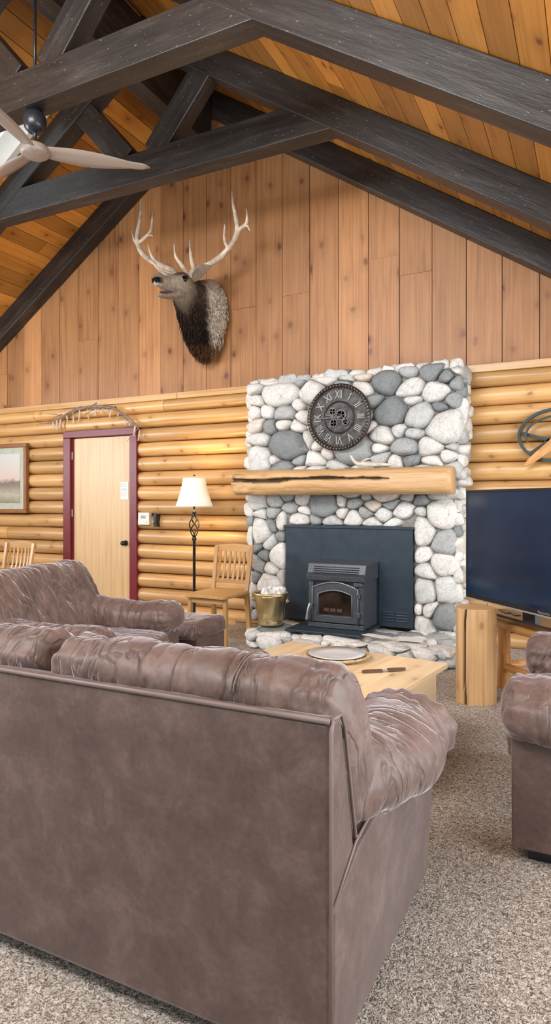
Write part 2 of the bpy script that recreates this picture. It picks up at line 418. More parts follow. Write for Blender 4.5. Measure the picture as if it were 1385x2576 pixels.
slope_board(bm,-1,A-0.03,A+0.03,sk[2],sk[3],-0.01,0.25); slope_board(bm,-1,B-0.03,B+0.03,sk[2],sk[3],-0.01,0.25)
slope_board(bm,-1,A-0.03,B+0.03,sk[2]-0.03,sk[2]+0.03,-0.01,0.25); slope_board(bm,-1,A-0.03,B+0.03,sk[3]-0.03,sk[3]+0.03,-0.01,0.25)
finish('window_1',bm,M_white)
# ------------------------------------------------------------------ trusses
RB=0.28
def truss(y0,y1,web=True):
    r=root('roof_truss'); bm=BM(); ym=(y0+y1)/2; w=y1-y0; pd=RB*cosr-0.004
    for side,xe in ((-1,XL),(1,XR+0.6)):
        a=Vector((RX,ym,5.735-RB/2-0.003)); b=Vector((xe,ym,zc(xe)-RB/2-0.003))
        d=(b-a).normalized()
        bar(bm,a-d*0.02,b,w-(0.004 if side<0 else 0),pd,(0,1,0),U(0.3,0.7))
    if web:
        zb=H+2.93
        box(bm,-5.72,-1.86,y0+0.006,y1-0.006,zb,zb+0.27,0,0.5)
        for sgn in (-1,1):
            bar(bm,(RX+sgn*0.16,ym,zb+0.25),(RX+sgn*0.78,ym,zb+0.25+0.70),w*0.8,0.23,(0,1,0))
    finish('truss_timbers',bm,M_beam,r,bevel=0.006)
    return r
truss(3.42,3.60); truss(4.69,4.87); truss(5.83,5.985,False)
bm=BM(); box(bm,RX-0.09,RX+0.09,YF,5.82,H+3.78,H+4.36,1,0.5); finish('ridge_beam',bm,M_beam,None,bevel=0.006)
# ------------------------------------------------------------------ fireplace
def clip(poly,nx,ny,d):
    out=[]
    for i in range(len(poly)):
        p=poly[i];q=poly[(i+1)%len(poly)]
        a=nx*p[0]+ny*p[1]-d; b=nx*q[0]+ny*q[1]-d
        if a<=0: out.append(p)
        if a*b<0:
            t=a/(a-b); out.append((p[0]+(q[0]-p[0])*t,p[1]+(q[1]-p[1])*t))
    return out
def stones(bm,org,A,B,Nn,w,h,size=0.1,hole=None,depth=0.07,asp=1.3,edge=(-0.02,0.025),tones=None,dz=0.0,sizes=(0.5,0.7,0.95,1.05,1.25)):
    org=Vector(org);A=Vector(A);B=Vector(B);Nn=Vector(Nn)
    seeds=[]
    tries=0
    while tries<6000:
        tries+=1
        x,y=U(0,w),U(0,h); r=size*random.choice(sizes if tries<3000 else sizes[:2])
        if hole and hole[0]-0.02<x<hole[1]+0.02 and y<hole[2]+0.02: continue
        if all(((x-s[0])/asp)**2+(y-s[1])**2>((r+s[2])*0.80)**2 for s in seeds): seeds.append((x,y,r))
    for i,(sx,sy,r) in enumerate(seeds):
        e=[U(*edge) for _ in range(4)]
        poly=[(-e[0],-e[1]),(w+e[2],-e[1]),(w+e[2],h+e[3]),(-e[0],h+e[3])]
        for j,(tx,ty,tr_) in enumerate(seeds):
            if i==j or abs(tx-sx)>6*size or abs(ty-sy)>6*size: continue
            ax,ay=sx/asp,sy; bx,by=tx/asp,ty
            nx,ny=(bx-ax)*2,(by-ay)*2
            d=(bx*bx+by*by-tr_*tr_)-(ax*ax+ay*ay-r*r)
            poly=clip(poly,nx/asp,ny,d)
            if len(poly)<3: break
        if len(poly)<3: continue
        if hole:
            if sx<=hole[0]: poly=clip(poly,1,0,hole[0]) if sy<hole[2] or max(p[0] for p in poly)<hole[1] and min(p[1] for p in poly)<hole[2] else poly
            elif sx>=hole[1]: poly=clip(poly,-1,0,-hole[1]) if sy<hole[2] or min(p[1] for p in poly)<hole[2] else poly
            else: poly=clip(poly,0,-1,-hole[2])
            if len(poly)<3: continue
        cx=sum(p[0] for p in poly)/len(poly); cy=sum(p[1] for p in poly)/len(poly)
        rad=sum(math.hypot(p[0]-cx,p[1]-cy) for p in poly)/len(poly)
        if rad<0.018: continue
        g=max(0.5,1-0.005/rad)
        P=[(cx+(p[0]-cx)*g,cy+(p[1]-cy)*g) for p in poly]
        for it in range(4):
            Q=[]
            for a in range(len(P)):
                p,q=P[a],P[(a+1)%len(P)]
                k=0.25
                Q.append((p[0]*(1-k)+q[0]*k,p[1]*(1-k)+q[1]*k)); Q.append((p[0]*k+q[0]*(1-k),p[1]*k+q[1]*(1-k)))
            P=Q
            if len(P)>40: break
        grow=1.07
        hh=min(depth*U(0.75,1.25),rad*0.9+0.015); seed=U(0,100); rings=[]
        K=8; tx_,ty_=U(-0.12,0.12),U(-0.12,0.12)
        for k in range(K):
            th=(math.pi/2)*k/(K-0.3)-0.25
            s=math.cos(max(th,-0.2))**0.5 if th>0 else 1.0
            z=hh*math.sin(th) if th>0 else hh*th
            ring=[]
            for p in P:
                px,py=cx+(p[0]-cx)*s*grow,cy+(p[1]-cy)*s*grow
                nn=0.014*noise.noise(Vector((px*12,py*12,seed)))*(1+z*3)+0.004*noise.noise(Vector((px*45,py*45,seed)))
                tilt=(tx_*(px-cx)+ty_*(py-cy))*(1 if th>0.2 else 0)
                ring.append(org+A*px+B*py+Nn*(z+nn+dz+tilt))
            rings.append(ring)
        fs=ringloft(bm,rings,tone=(R() if tones is None else U(*tones)),cap=True)
fp=root('stone_fireplace')
FX0,FX1,FY=-3.09,-1.03,5.62
bm=BM()
box(bm,FX0+0.02,FX1-0.02,FY+0.005,5.92,1.05,2.44)
box(bm,FX0+0.05,-2.66,FY+0.005,5.92,0.14,1.06); box(bm,-1.44,FX1-0.05,FY+0.005,5.92,0.14,1.06)
box(bm,-2.7,-1.4,5.85,5.92,0.1,1.1)
box(bm,-2.74,-1.02,4.97,5.63,0.0,0.125)
finish('mortar_core',bm,M_mortar,fp)
bm=BM()
stones(bm,(FX0+0.01,FY,1.40),(1,0,0),(0,0,1),(0,-1,0),FX1-FX0-0.02,1.05,0.118,asp=1.30,depth=0.085,edge=(-0.025,0.03))
stones(bm,(FX0+0.04,FY,0.12),(1,0,0),(0,0,1),(0,-1,0),FX1-FX0-0.08,1.29,0.108,hole=(-2.67-FX0-0.04,-1.43-FX0-0.04,0.935),depth=0.075,asp=1.15,edge=(-0.015,0.03))
stones(bm,(FX1-0.02,FY-0.02,1.40),(0,1,0),(0,0,1),(1,0,0),0.30,1.05,0.10,depth=0.07,asp=1.3)
stones(bm,(FX1-0.05,FY-0.02,0.12),(0,1,0),(0,0,1),(1,0,0),0.30,1.29,0.09,depth=0.065)
stones(bm,(FX0+0.02,5.90,0.12),(0,-1,0),(0,0,1),(-1,0,0),0.30,2.32,0.09,depth=0.07)
stones(bm,(FX0,FY-0.03,2.44),(1,0,0),(0,1,0),(0,0,1),FX1-FX0,0.30,0.10,depth=0.06)
finish('river_rocks',bm,M_stone,fp,smooth=True)
bm=BM()
stones(bm,(-2.74,4.98,0.0),(1,0,0),(0,0,1),(0,-1,0),1.72,0.135,0.085,depth=0.09,asp=1.7,edge=(-0.01,0.02))
stones(bm,(-1.03,4.96,0.0),(0,1,0),(0,0,1),(1,0,0),0.66,0.135,0.085,depth=0.08,asp=1.7,edge=(-0.01,0.02))
stones(bm,(-2.73,5.62,0.0),(0,-1,0),(0,0,1),(-1,0,0),0.66,0.135,0.085,depth=0.06,asp=1.7,edge=(-0.01,0.02))
stones(bm,(-2.76,4.94,0.115),(1,0,0),(0,1,0),(0,0,1),1.78,0.68,0.14,depth=0.040,asp=1.4,edge=(0.0,0.02))
finish('hearth_rocks',bm,M_stone,fp,smooth=True)
# mantel half log
bm=BM(); rings=[]; n=112; ns=240
def mcz(x): return 0.25+0.22*noise.noise(Vector((x*1.6,3,1)))+0.06*noise.noise(Vector((x*7,5,1)))
def mt(x): return (x+3.10)/2.04
def mwid(x):
    t=mt(x); return max(0.0,(0.17-0.10*t)*(0.75+0.6*noise.noise(Vector((x*4,9,2)))))*min(1,max(0,(0.76-t)/0.05))
for i in range(ns+1):
    x=-3.10+2.04*i/ns; t=i/ns; ring=[]
    e=min(i,ns-i)/4.0; es=min(1,0.93+0.07*e)
    for j in range(n):
        a=2*math.pi*j/n; cy_,cz_=math.cos(a),math.sin(a)
        y=math.copysign(abs(cy_)**0.75,cy_); z=math.copysign(abs(cz_)**0.75,cz_)
        rr=1+0.06*noise.noise(Vector((x*1.5,y*1.2,z*1.2)))+0.02*noise.noise(Vector((x*7,y*5,z*5)))
        if t<0.2: rr+=0.12*(0.2-t)/0.2*noise.noise(Vector((x*12,y*3,z*3)))
        yy=5.42+0.15*y*rr*es; zz=1.455+0.122*z*rr*es
        w_=mwid(x)
        if y<0 and w_>0.01 and abs(z-mcz(x))<w_: yy+=0.05*(1-abs(z-mcz(x))/w_)**0.5
        if yy>5.53: yy=5.53
        if zz<1.343: zz=1.343
        xo=0.02*noise.noise(Vector((0,yy*14,zz*14))) if i in (0,1) else 0
        ring.append((x+xo,yy,zz))
    rings.append(ring)
fs=ringloft(bm,rings,tone=0.8)
cl=bm.loops.layers.color['tone']
for f in bm.faces:
    for l in f.loops:
        c=l.vert.co; z=(c.z-1.455)/0.122; w_=mwid(c.x)
        if c.y<5.42 and w_>0.01:
            k=abs(z-mcz(c.x))/w_
            if k<0.75: l[cl]=(0.02,0.02,0.02,1)
            elif k<1.5: l[cl]=(0.5,0.5,0.5,1)
finish('mantel_half_log',bm,M_mantel,fp,smooth=True)
# insert surround + stove
st=root('pellet_stove')
bm=BM()
box(bm,-2.665,-2.29,5.56,5.60,0.17,1.05); box(bm,-1.74,-1.435,5.56,5.60,0.17,1.05); box(bm,-2.29,-1.74,5.56,5.60,0.73,1.05)
box(bm,-2.68,-1.42,5.545,5.565,1.035,1.06)
box(bm,-2.29,-1.74,5.57,5.60,0.17,0.74)
for z in (0.22,0.245,0.27,0.295):
    for k in range(2):
        box(bm,-1.71+k*0.125,-1.60+k*0.125,5.552,5.562,z,z+0.012)
box(bm,-2.40,-1.72,4.99,5.55,0.167,0.187)
finish('surround_panel',bm,M_black,st,bevel=0.003)
bm=BM()
sx0,sx1,sy=-2.26,-1.76,5.17
box(bm,sx0,sx1,sy+0.05,5.56,0.19,0.66)
box(bm,sx0-0.005,sx1+0.005,sy+0.01,sy+0.05,0.19,0.23)
hp=[(sy-0.01,0.60),(sy-0.02,0.64),(sy+0.02,0.66),(sy+0.05,0.74),(5.56,0.75),(5.56,0.60)]
ringloft(bm,[[(x,p[0],p[1]) for p in hp] for x in (sx0-0.015,sx1+0.015)])
for k in range(4): box(bm,sx0+0.04,sx1-0.04,sy-0.0+k*0.010,sy+0.006+k*0.010,0.665+k*0.016,0.672+k*0.016)
dx0,dx1=sx0+0.05,sx1-0.05
nA=16
def archpts(x0,x1,z0,z1,rise):
    pts=[(x0,z0)]
    for i in range(nA+1):
        u=i/nA; pts.append((x0+(x1-x0)*u,z1+rise*math.sin(math.pi*u)))
    pts.append((x1,z0)); return pts
O=archpts(dx0,dx1,0.24,0.53,0.05); I=archpts(dx0+0.05,dx1-0.05,0.30,0.48,0.035)
for (ya,Oo,Ii) in ((sy,O,I),):
    fo=[bm.verts.new((p[0],ya,p[1])) for p in Oo]; fi=[bm.verts.new((p[0],ya,p[1])) for p in Ii]
    bo=[bm.verts.new((p[0],ya+0.05,p[1])) for p in Oo]; bi=[bm.verts.new((p[0],ya+0.05,p[1])) for p in Ii]
    n_=len(Oo)
    for i in range(n_):
        j=(i+1)%n_
        for q in ([fo[i],fo[j],fi[j],fi[i]],[fo[i],fo[j],bo[j],bo[i]],[fi[i],fi[j],bi[j],bi[i]]): bm.faces.new(q)
for (za,zb_,xa,xb) in ((0.24,0.58,sx0,dx0-0.004),(0.24,0.58,dx1+0.004,sx1)): box(bm,xa,xb,sy+0.015,sy+0.05,za,zb_)
tube(bm,[(sx0+0.02,sy-0.02,0.26),(sx0+0.03,sy-0.035,0.33),(sx0+0.05,sy-0.02,0.40)],[0.012,0.008,0.012],8)
for z in (0.30,0.46): box(bm,dx1-0.005,dx1+0.03,sy-0.012,sy+0.01,z,z+0.04)
box(bm,sx1-0.08,sx1-0.0,sy-0.005,sy+0.02,0.56,0.59)
finish('stove_body',bm,M_castiron,st,bevel=0.004)
bm=BM(); 
O2=archpts(dx0-0.006,dx1+0.006,0.234,0.536,0.052); tube(bm,[(p[0],sy-0.002,p[1]) for p in O2],0.008,8); tube(bm,[(p[0],sy-0.002,p[1]) for p in archpts(dx0+0.046,dx1-0.046,0.296,0.484,0.036)],0.006,8)
finish('door_trim_bead',bm,flat('brushed_iron',(0.22,0.24,0.26),0.35,metal=0.6),st,smooth=True)
bm=BM()
pts=archpts(dx0+0.045,dx1-0.045,0.295,0.482,0.036); bm.faces.new([bm.verts.new((p[0],sy+0.025,p[1])) for p in pts])
finish('stove_glass',bm,flat('stove_glass',(0.03,0.02,0.014),0.08,nz=0.6,sc_=6),st)
bm=BM()
for i in range(3): box(bm,-2.12+i*0.06,-2.07+i*0.06,sy+0.018,sy+0.024,0.33,0.36)
finish('firebrick',bm,flat('ember_brick',(0.07,0.035,0.022),0.8),st)
bm=BM(); tube(bm,[(sx0+0.0,sy-0.03,0.255),(sx0+0.015,sy-0.045,0.33),(sx0+0.03,sy-0.03,0.40)],[0.013,0.008,0.010],10,sm=4)
finish('door_handle',bm,M_silver,st,smooth=True)
# clock
ck=root('wall_clock',(-2.09,5.49,2.045))
bm=BM(); lathe(bm,[(0.295,-0.005),(0.305,0.005),(0.305,0.026),(0.292,0.038),(0.276,0.030),(0.270,0.014),(0.262,0.014),(0.262,-0.005)],seg=64,axis='Y')
lathe(bm,[(0.15,0.0),(0.15,0.016),(0.142,0.020),(0.135,0.012),(0.135,0.0)],seg=48,axis='Y')
for k in range(60):
    a=k*math.pi/30; r0=0.262 if k%5 else 0.252
    p=Vector((math.sin(a),0,math.cos(a)))
    bar(bm,p*r0+Vector((0,-0.012,0)),p*0.29+Vector((0,-0.038,0)),0.006,0.006,(0,1,0))
finish('clock_rim',bm,M_bronze,ck,smooth=False)
bm=BM()
for k in range(60):
    a=(k+0.5)*math.pi/30; p=Vector((math.sin(a),0,math.cos(a)))
    bar(bm,p*0.281+Vector((0,-0.034,0)),p*0.293+Vector((0,-0.0385,0)),0.003,0.007,(0,1,0))
finish('clock_minute_studs',bm,M_num,ck)
bm=BM(); lathe(bm,[(0.001,-0.004),(0.268,-0.004),(0.268,0.008),(0.001,0.008)],seg=48,axis='Y'); finish('clock_plate',bm,M_clockface,ck)
bm=BM()
for (cx,cz,r,nt_) in ((0.02,0.02,0.05,14),(-0.06,0.055,0.035,12),(-0.05,-0.05,0.04,12),(0.065,-0.045,0.03,10)):
    lathe(bm,[(r*0.75,0.008),(r*0.75,0.02),(r,0.02),(r,0.008)],(cx,0,cz),24,axis='Y')
    for k in range(nt_):
        a=2*math.pi*k/nt_; p=Vector((math.cos(a),0,math.sin(a))); bar(bm,Vector((cx,-0.015,cz))+p*r*(0.9 if k%3 else 0.1),Vector((cx,-0.015,cz))+p*r*(1.15),0.005,0.006,(0,1,0))
for a,l in ((math.radians(282),0.13),(math.radians(268),0.19)):
    p=Vector((math.sin(a),0,math.cos(a))); bar(bm,p*-0.03+Vector((0,-0.026,0)),p*l+Vector((0,-0.026,0)),0.004,0.012,(0,1,0))
lathe(bm,[(0.001,0.03),(0.014,0.03),(0.014,0.01),(0.001,0.01)],seg=16,axis='Y')
finish('clock_gears_and_hands',bm,M_gear,ck)
for k,t in enumerate(['XII','I','II','III','IIII','V','VI','VII','VIII','IX','X','XI']):
    cu=bpy.data.curves.new('numeral_'+t,'FONT'); cu.body=t; cu.size=0.092; cu.extrude=0.003; cu.align_x='CENTER'; cu.align_y='CENTER'; cu.offset=0.0015
    o=bpy.data.objects.new('numeral_'+t,cu); sc.collection.objects.link(o); o.parent=ck; cu.materials.append(M_num)
    a=k*math.pi/6; sx=0.62 if len(t)>2 else 0.8
    o.matrix_local=Matrix.Translation((0.205*math.sin(a),-0.013,0.205*math.cos(a)))@Matrix.Rotation(a,4,'Y')@Matrix.Rotation(math.pi/2,4,'X')@Matrix.Diagonal((sx,1.05,1,1))
# brass bucket with kindling paper
bk_=root('brass_bucket',(-2.645,5.20,0.172)); bm=BM()
lathe(bm,[(0.01,0.0),(0.105,0.0),(0.115,0.01),(0.10,0.03),(0.115,0.06),(0.145,0.24),(0.157,0.27),(0.163,0.285),(0.157,0.29),(0.150,0.275),(0.135,0.24),(0.10,0.05),(0.01,0.045)],seg=40)
for s in (-1,1):
    tube(bm,[(s*0.15,0,0.20),(s*0.175,-0.03,0.22),(s*0.18,0,0.25),(s*0.175,0.03,0.22),(s*0.15,0,0.20)],0.006,8,sm=3)
tube(bm,[(0.0,-0.165,0.26),(0.06,-0.178,0.262),(0.12,-0.15,0.275),(0.18,-0.1,0.28)],0.007,8,sm=3)
finish('bucket',bm,M_brass,bk_,smooth=True)
bm=BM()
for k in range(10):
    c=Vector((U(-0.07,0.07),U(-0.07,0.07),U(0.25,0.30))); ret=bmesh.ops.create_icosphere(bm,subdivisions=2,radius=U(0.035,0.05),matrix=Matrix.Translation(c))
    for v in ret['verts']:
        v.co+=(v.co-c)*0.9*noise.noise(v.co*25)
finish('crumpled_paper',bm,M_paper,bk_)
bm=BM(); obox(bm,(-1.60,5.035,0.192),(0.10,-0.03,0),(0.02,0.04,0),(0,0,0.0015)); obox(bm,(-1.33,5.09,0.180),(0.10,0.01,0),(-0.01,0.08,0),(0,0,0.0015))
finish('loose_papers',bm,M_paper)
bm=BM(); tube(bm,[(-1.95,5.40,1.69),(-1.90,5.40,1.625),(-1.82,5.40,1.610),(-1.72,5.42,1.605),(-1.58,5.44,1.602)],[0.006,0.018,0.022,0.020,0.008],10,sm=5)
tube(bm,[(-1.85,5.40,1.62),(-1.80,5.38,1.65),(-1.74,5.38,1.655)],[0.014,0.010,0.004],8,sm=4)
finish('driftwood_antler',bm,flat('bleached_bone',(0.60,0.56,0.48),0.5,nz=0.3),None,smooth=True)
# ------------------------------------------------------------------ door
dr=root('door_1'); bm=BM(); box(bm,-5.735,-4.845,5.96,6.0,0.01,2.055,2,0.6); finish('door_leaf',bm,M_door,dr,bevel=0.003)
bm=BM(); box(bm,-5.86,-5.745,5.91,6.05,0.0,2.06,2); box(bm,-4.835,-4.73,5.91,6.05,0,2.06,2); box(bm,-5.86,-4.73,5.91,6.05,2.06,2.145,0)
box(bm,-5.75,-5.725,5.945,5.99,0,2.06,2); box(bm,-4.855,-4.83,5.945,5.99,0,2.06,2)
finish('door_casing',bm,M_red,dr,bevel=0.006)
bm=BM(); lathe(bm,[(0.001,0.075),(0.022,0.072),(0.030,0.055),(0.026,0.038),(0.012,0.03),(0.012,0.012),(0.032,0.01),(0.032,0.0),(0.001,0.0)],(-4.925,5.96,0.80),20,axis='Y'); finish('door_knob',bm,M_blkplastic,dr,smooth=True)
bm=BM(); box(bm,-5.00,-4.885,5.955,5.96,1.31,1.515); finish('door_notice',bm,M_paper,dr)
bm=BM()
for i,z in enumerate((1.49,1.475,1.46,1.44,1.425,1.41,1.395,1.375,1.36)): box(bm,-4.99,-4.91+U(-0.02,0.015),5.953,5.955,z,z+0.004)
finish('notice_lines',bm,flat('print_grey',(0.45,0.45,0.45),0.8),dr)
bm=BM()
for z in (0.25,1.1,1.8): box(bm,-5.745,-5.73,5.935,5.962,z,z+0.09)
finish('hinges',bm,M_silver,dr)
th=root('thermostat'); bm=BM(); box(bm,-4.70,-4.545,5.90,5.95,1.02,1.16); box(bm,-4.66,-4.59,5.895,5.90,1.09,1.13); box(bm,-4.60,-4.575,5.893,5.90,1.04,1.06); finish('thermostat_case',bm,M_white,th,bevel=0.004)
bm=BM(); box(bm,-4.655,-4.595,5.893,5.896,1.095,1.125); finish('thermostat_screen',bm,flat('lcd',(0.3,0.33,0.28),0.3),th)
ph=root('wall_remote_holder'); bm=BM(); box(bm,-4.475,-4.42,5.885,5.945,1.0,1.145); box(bm,-4.47,-4.425,5.875,5.89,1.03,1.15); finish('holder',bm,M_blkplastic,ph,bevel=0.008)
# picture
pc=root('framed_picture'); bm=BM()
px0,px1,pz0,pz1=-7.55,-6.46,1.14,2.03
for a in ((px0,px1,pz0,pz0+0.05),(px0,px1,pz1-0.05,pz1),(px0,px0+0.05,pz0+0.05,pz1-0.05),(px1-0.05,px1,pz0+0.05,pz1-0.05)): box(bm,a[0],a[1],5.885,5.94,a[2],a[3])
finish('picture_frame',bm,M_pic_frame,pc,bevel=0.006)
bm=BM(); box(bm,px0+0.04,px1-0.04,5.91,5.93,pz0+0.04,pz1-0.04); finish('picture_mat',bm,flat('mat_board',(0.42,0.45,0.36),0.8),pc)
m,nt,b=new_mat('landscape_print'); tc=N(nt,'ShaderNodeTexCoord'); sp=N(nt,'ShaderNodeSeparateXYZ'); nt.links.new(tc.outputs['Generated'],sp.inputs[0])
nz=N(nt,'ShaderNodeTexNoise',i_Scale=9.0,i_Detail=5.0); nt.links.new(tc.outputs['Generated'],nz.inputs['Vector'])
ad=N(nt,'ShaderNodeMath',operation='MULTIPLY_ADD'); ad.inputs[1].default_value=0.16; nt.links.new(nz.outputs['Fac'],ad.inputs[0]); nt.links.new(sp.outputs['Z'],ad.inputs[2])
r=ramp(nt,[(0.0,(0.18,0.16,0.10)),(0.25,(0.42,0.40,0.32)),(0.42,(0.24,0.20,0.16)),(0.5,(0.20,0.16,0.14)),(0.56,(0.60,0.48,0.42)),(1.0,(0.55,0.58,0.55))],ad.outputs[0]); nt.links.new(r.outputs[0],b.inputs['Base Color'])
b.inputs['Roughness'].default_value=0.25
bm=BM(); box(bm,px0+0.13,px1-0.13,5.905,5.915,pz0+0.13,pz1-0.13); finish('picture_print',bm,m,pc)
# willow bow garland above the door
gb=root('twig_bow_decoration'); bm=BM()
arcp=[(-6.02,5.9,2.27),(-5.85,5.89,2.33),(-5.6,5.88,2.39),(-5.31,5.87,2.415),(-5.02,5.87,2.36),(-4.8,5.87,2.24),(-4.66,5.88,2.10)]
tube(bm,arcp,[0.006,0.012,0.016,0.017,0.016,0.012,0.006],8,sm=6)
tube(bm,[(p[0]+U(-0.03,0.03),p[1]-0.015,p[2]+0.03*(-1)**i) for i,p in enumerate(arcp)],0.006,6,sm=5)
for k in range(12):
    p=Vector(arcp[min(6,int(k*0.55))]); tube(bm,[p,p+Vector((U(-0.15,0.05),-0.01,U(-0.02,0.05))),p+Vector((U(-0.3,-0.1),-0.02,U(-0.14,0.05)))],[0.006,0.005,0.002],5)
finish('twigs',bm,flat('willow_twig',(0.26,0.18,0.13),0.7),gb,smooth=True)
bm=BM()
for k in range(15):
    t=k/14; i=min(5,int(t*6)); p=Vector(arcp[i]).lerp(Vector(arcp[i+1]),t*6-i); l=U(0.05,0.15)
    bar(bm,p,p+Vector((U(-0.03,0.03),-0.01,-l)),0.004,U(0.012,0.025),(0,1,0))
finish('hide_strips',bm,flat('rawhide',(0.5,0.40,0.32),0.7),gb)
# ------------------------------------------------------------------ floor lamp
lp=root('floor_lamp',(-3.72,5.58,0)); bm=BM()
lathe(bm,[(0.001,0),(0.14,0),(0.14,0.012),(0.10,0.025),(0.03,0.04),(0.018,0.06),(0.015,0.09),(0.015,0.88),(0.024,0.885),(0.024,0.91),(0.010,0.915)],seg=20)
for k in range(4):
    pts=[]
    for i in range(13):
        t=i/12; a=k*math.pi/2+t*math.pi*1.2; r=0.006+0.045*math.sin(math.pi*t); pts.append((r*math.cos(a),r*math.sin(a),0.91+0.25*t))
    tube(bm,pts,0.0065,6)
lathe(bm,[(0.010,1.155),(0.022,1.16),(0.022,1.18),(0.010,1.19),(0.010,1.24),(0.03,1.245),(0.03,1.26),(0.001,1.26)],seg=16)
tube(bm,[(0.0,0,1.24),(0.05,0,1.30),(0.05,0,1.46),(0,0,1.53)],0.003,6,sm=3); tube(bm,[(0.0,0,1.24),(-0.05,0,1.30),(-0.05,0,1.46),(0,0,1.53)],0.003,6,sm=3)
lathe(bm,[(0.001,1.53),(0.008,1.535),(0.012,1.55),(0.001,1.565)],seg=12)
finish('lamp_stand',bm,M_blkplastic,lp,smooth=True)
bm=BM()
prof=[(0.192,1.235),(0.165,1.31),(0.142,1.39),(0.125,1.46),(0.115,1.525)]
ringloft(bm,[[(r_*math.cos(2*math.pi*j/40)*(1+0.006*(j%2)),r_*math.sin(2*math.pi*j/40)*(1+0.006*(j%2)),z_) for j in range(40)] for r_,z_ in prof],cap=False)
o=finish('lamp_shade',bm,M_shade,lp,smooth=True); md=o.modifiers.new('s','SOLIDIFY'); md.thickness=0.003
bm=BM(); lathe(bm,[(0.001,1.27),(0.015,1.27),(0.028,1.32),(0.03,1.35),(0.02,1.375),(0.001,1.385)],seg=16)
finish('bulb',bm,flat('bulb_glow',(1,0.9,0.7),0.5,emit=(1,0.8,0.5),es=6),lp,smooth=True)
# ------------------------------------------------------------------ chairs
def chair(loc,rz):
    r=root('dining_chair',loc,rz); bm=BM()   # faces -y ; origin under seat centre
    w,d=0.20,0.21
    for s in (-1,1):
        bar(bm,(s*(w-0.01),-d+0.02,0),(s*(w-0.02),-d+0.03,0.43),0.036,0.036)
        bar(bm,(s*(w-0.01),d+0.03,0),(s*(w-0.02),d-0.01,0.45),0.034,0.04)
        bar(bm,(s*(w-0.02),d-0.01,0.44),(s*(w-0.01),d+0.07,0.86),0.026,0.036)
        bar(bm,(s*(w-0.015),-d+0.03,0.20),(s*(w-0.015),d+0.01,0.20),0.02,0.028)
        bar(bm,(s*(w-0.02),-d+0.03,0.405),(s*(w-0.02),d,0.405),0.02,0.05)
    for y,z in ((-d+0.025,0.405),(d-0.005,0.405),(0,0.20)): bar(bm,(-w+0.02,y,z),(w-0.02,y,z),0.02,0.045)
    for (z0,h,yy) in ((0.845,0.075,0.075),(0.53,0.03,0.012)):
        rings=[]
        for i in range(13):
            t=-1+i/6; x=t*(w+0.005); cy=d+yy+0.025*(1-t*t); top=h*(0.75+0.25*math.cos(t*1.6))
            rings.append([(x,cy-0.011,z0-h/2),(x,cy+0.011,z0-h/2),(x,cy+0.013,z0-h/2+top),(x,cy-0.009,z0-h/2+top)])
        ringloft(bm,rings)
    for i in range(7):
        t=-0.78+1.56*i/6; x=t*w; c=0.024*(1-t*t)
        tone=U(0.3,0.8)
        rings=[]
        for q in range(7):
            u=q/6; z=0.535+0.285*u; y=d+0.012+0.060*u+c+0.012*math.sin(math.pi*u)
            rings.append([(x-0.012,y-0.006,z),(x+0.012,y-0.006,z),(x+0.012,y+0.006,z),(x-0.012,y+0.006,z)])
        ringloft(bm,rings,tone=tone)
    finish('chair_frame',bm,M_oak,r,bevel=0.003)
    bm=BM(); rings=[]
    for z,s in ((0.432,0.96),(0.437,1.0),(0.458,1.0),(0.463,0.97)): 
        rings.append([(p.x*s,p.y*s,z) for p in catmull([(-w-0.01,-d-0.01),(-w*0.5,-d-0.03),(w*0.5,-d-0.03),(w+0.01,-d-0.01),(w+0.0,d),( w*0.5,d+0.01),(-w*0.5,d+0.01),(-w,d)],4)])
    ringloft(bm,rings,tone=0.7); finish('chair_seat',bm,M_oak,r)
    return r
chair((-3.07,5.0,0),0); chair((-5.27,4.45,0),0.0); chair((-6.25,4.85,0),math.radians(15))
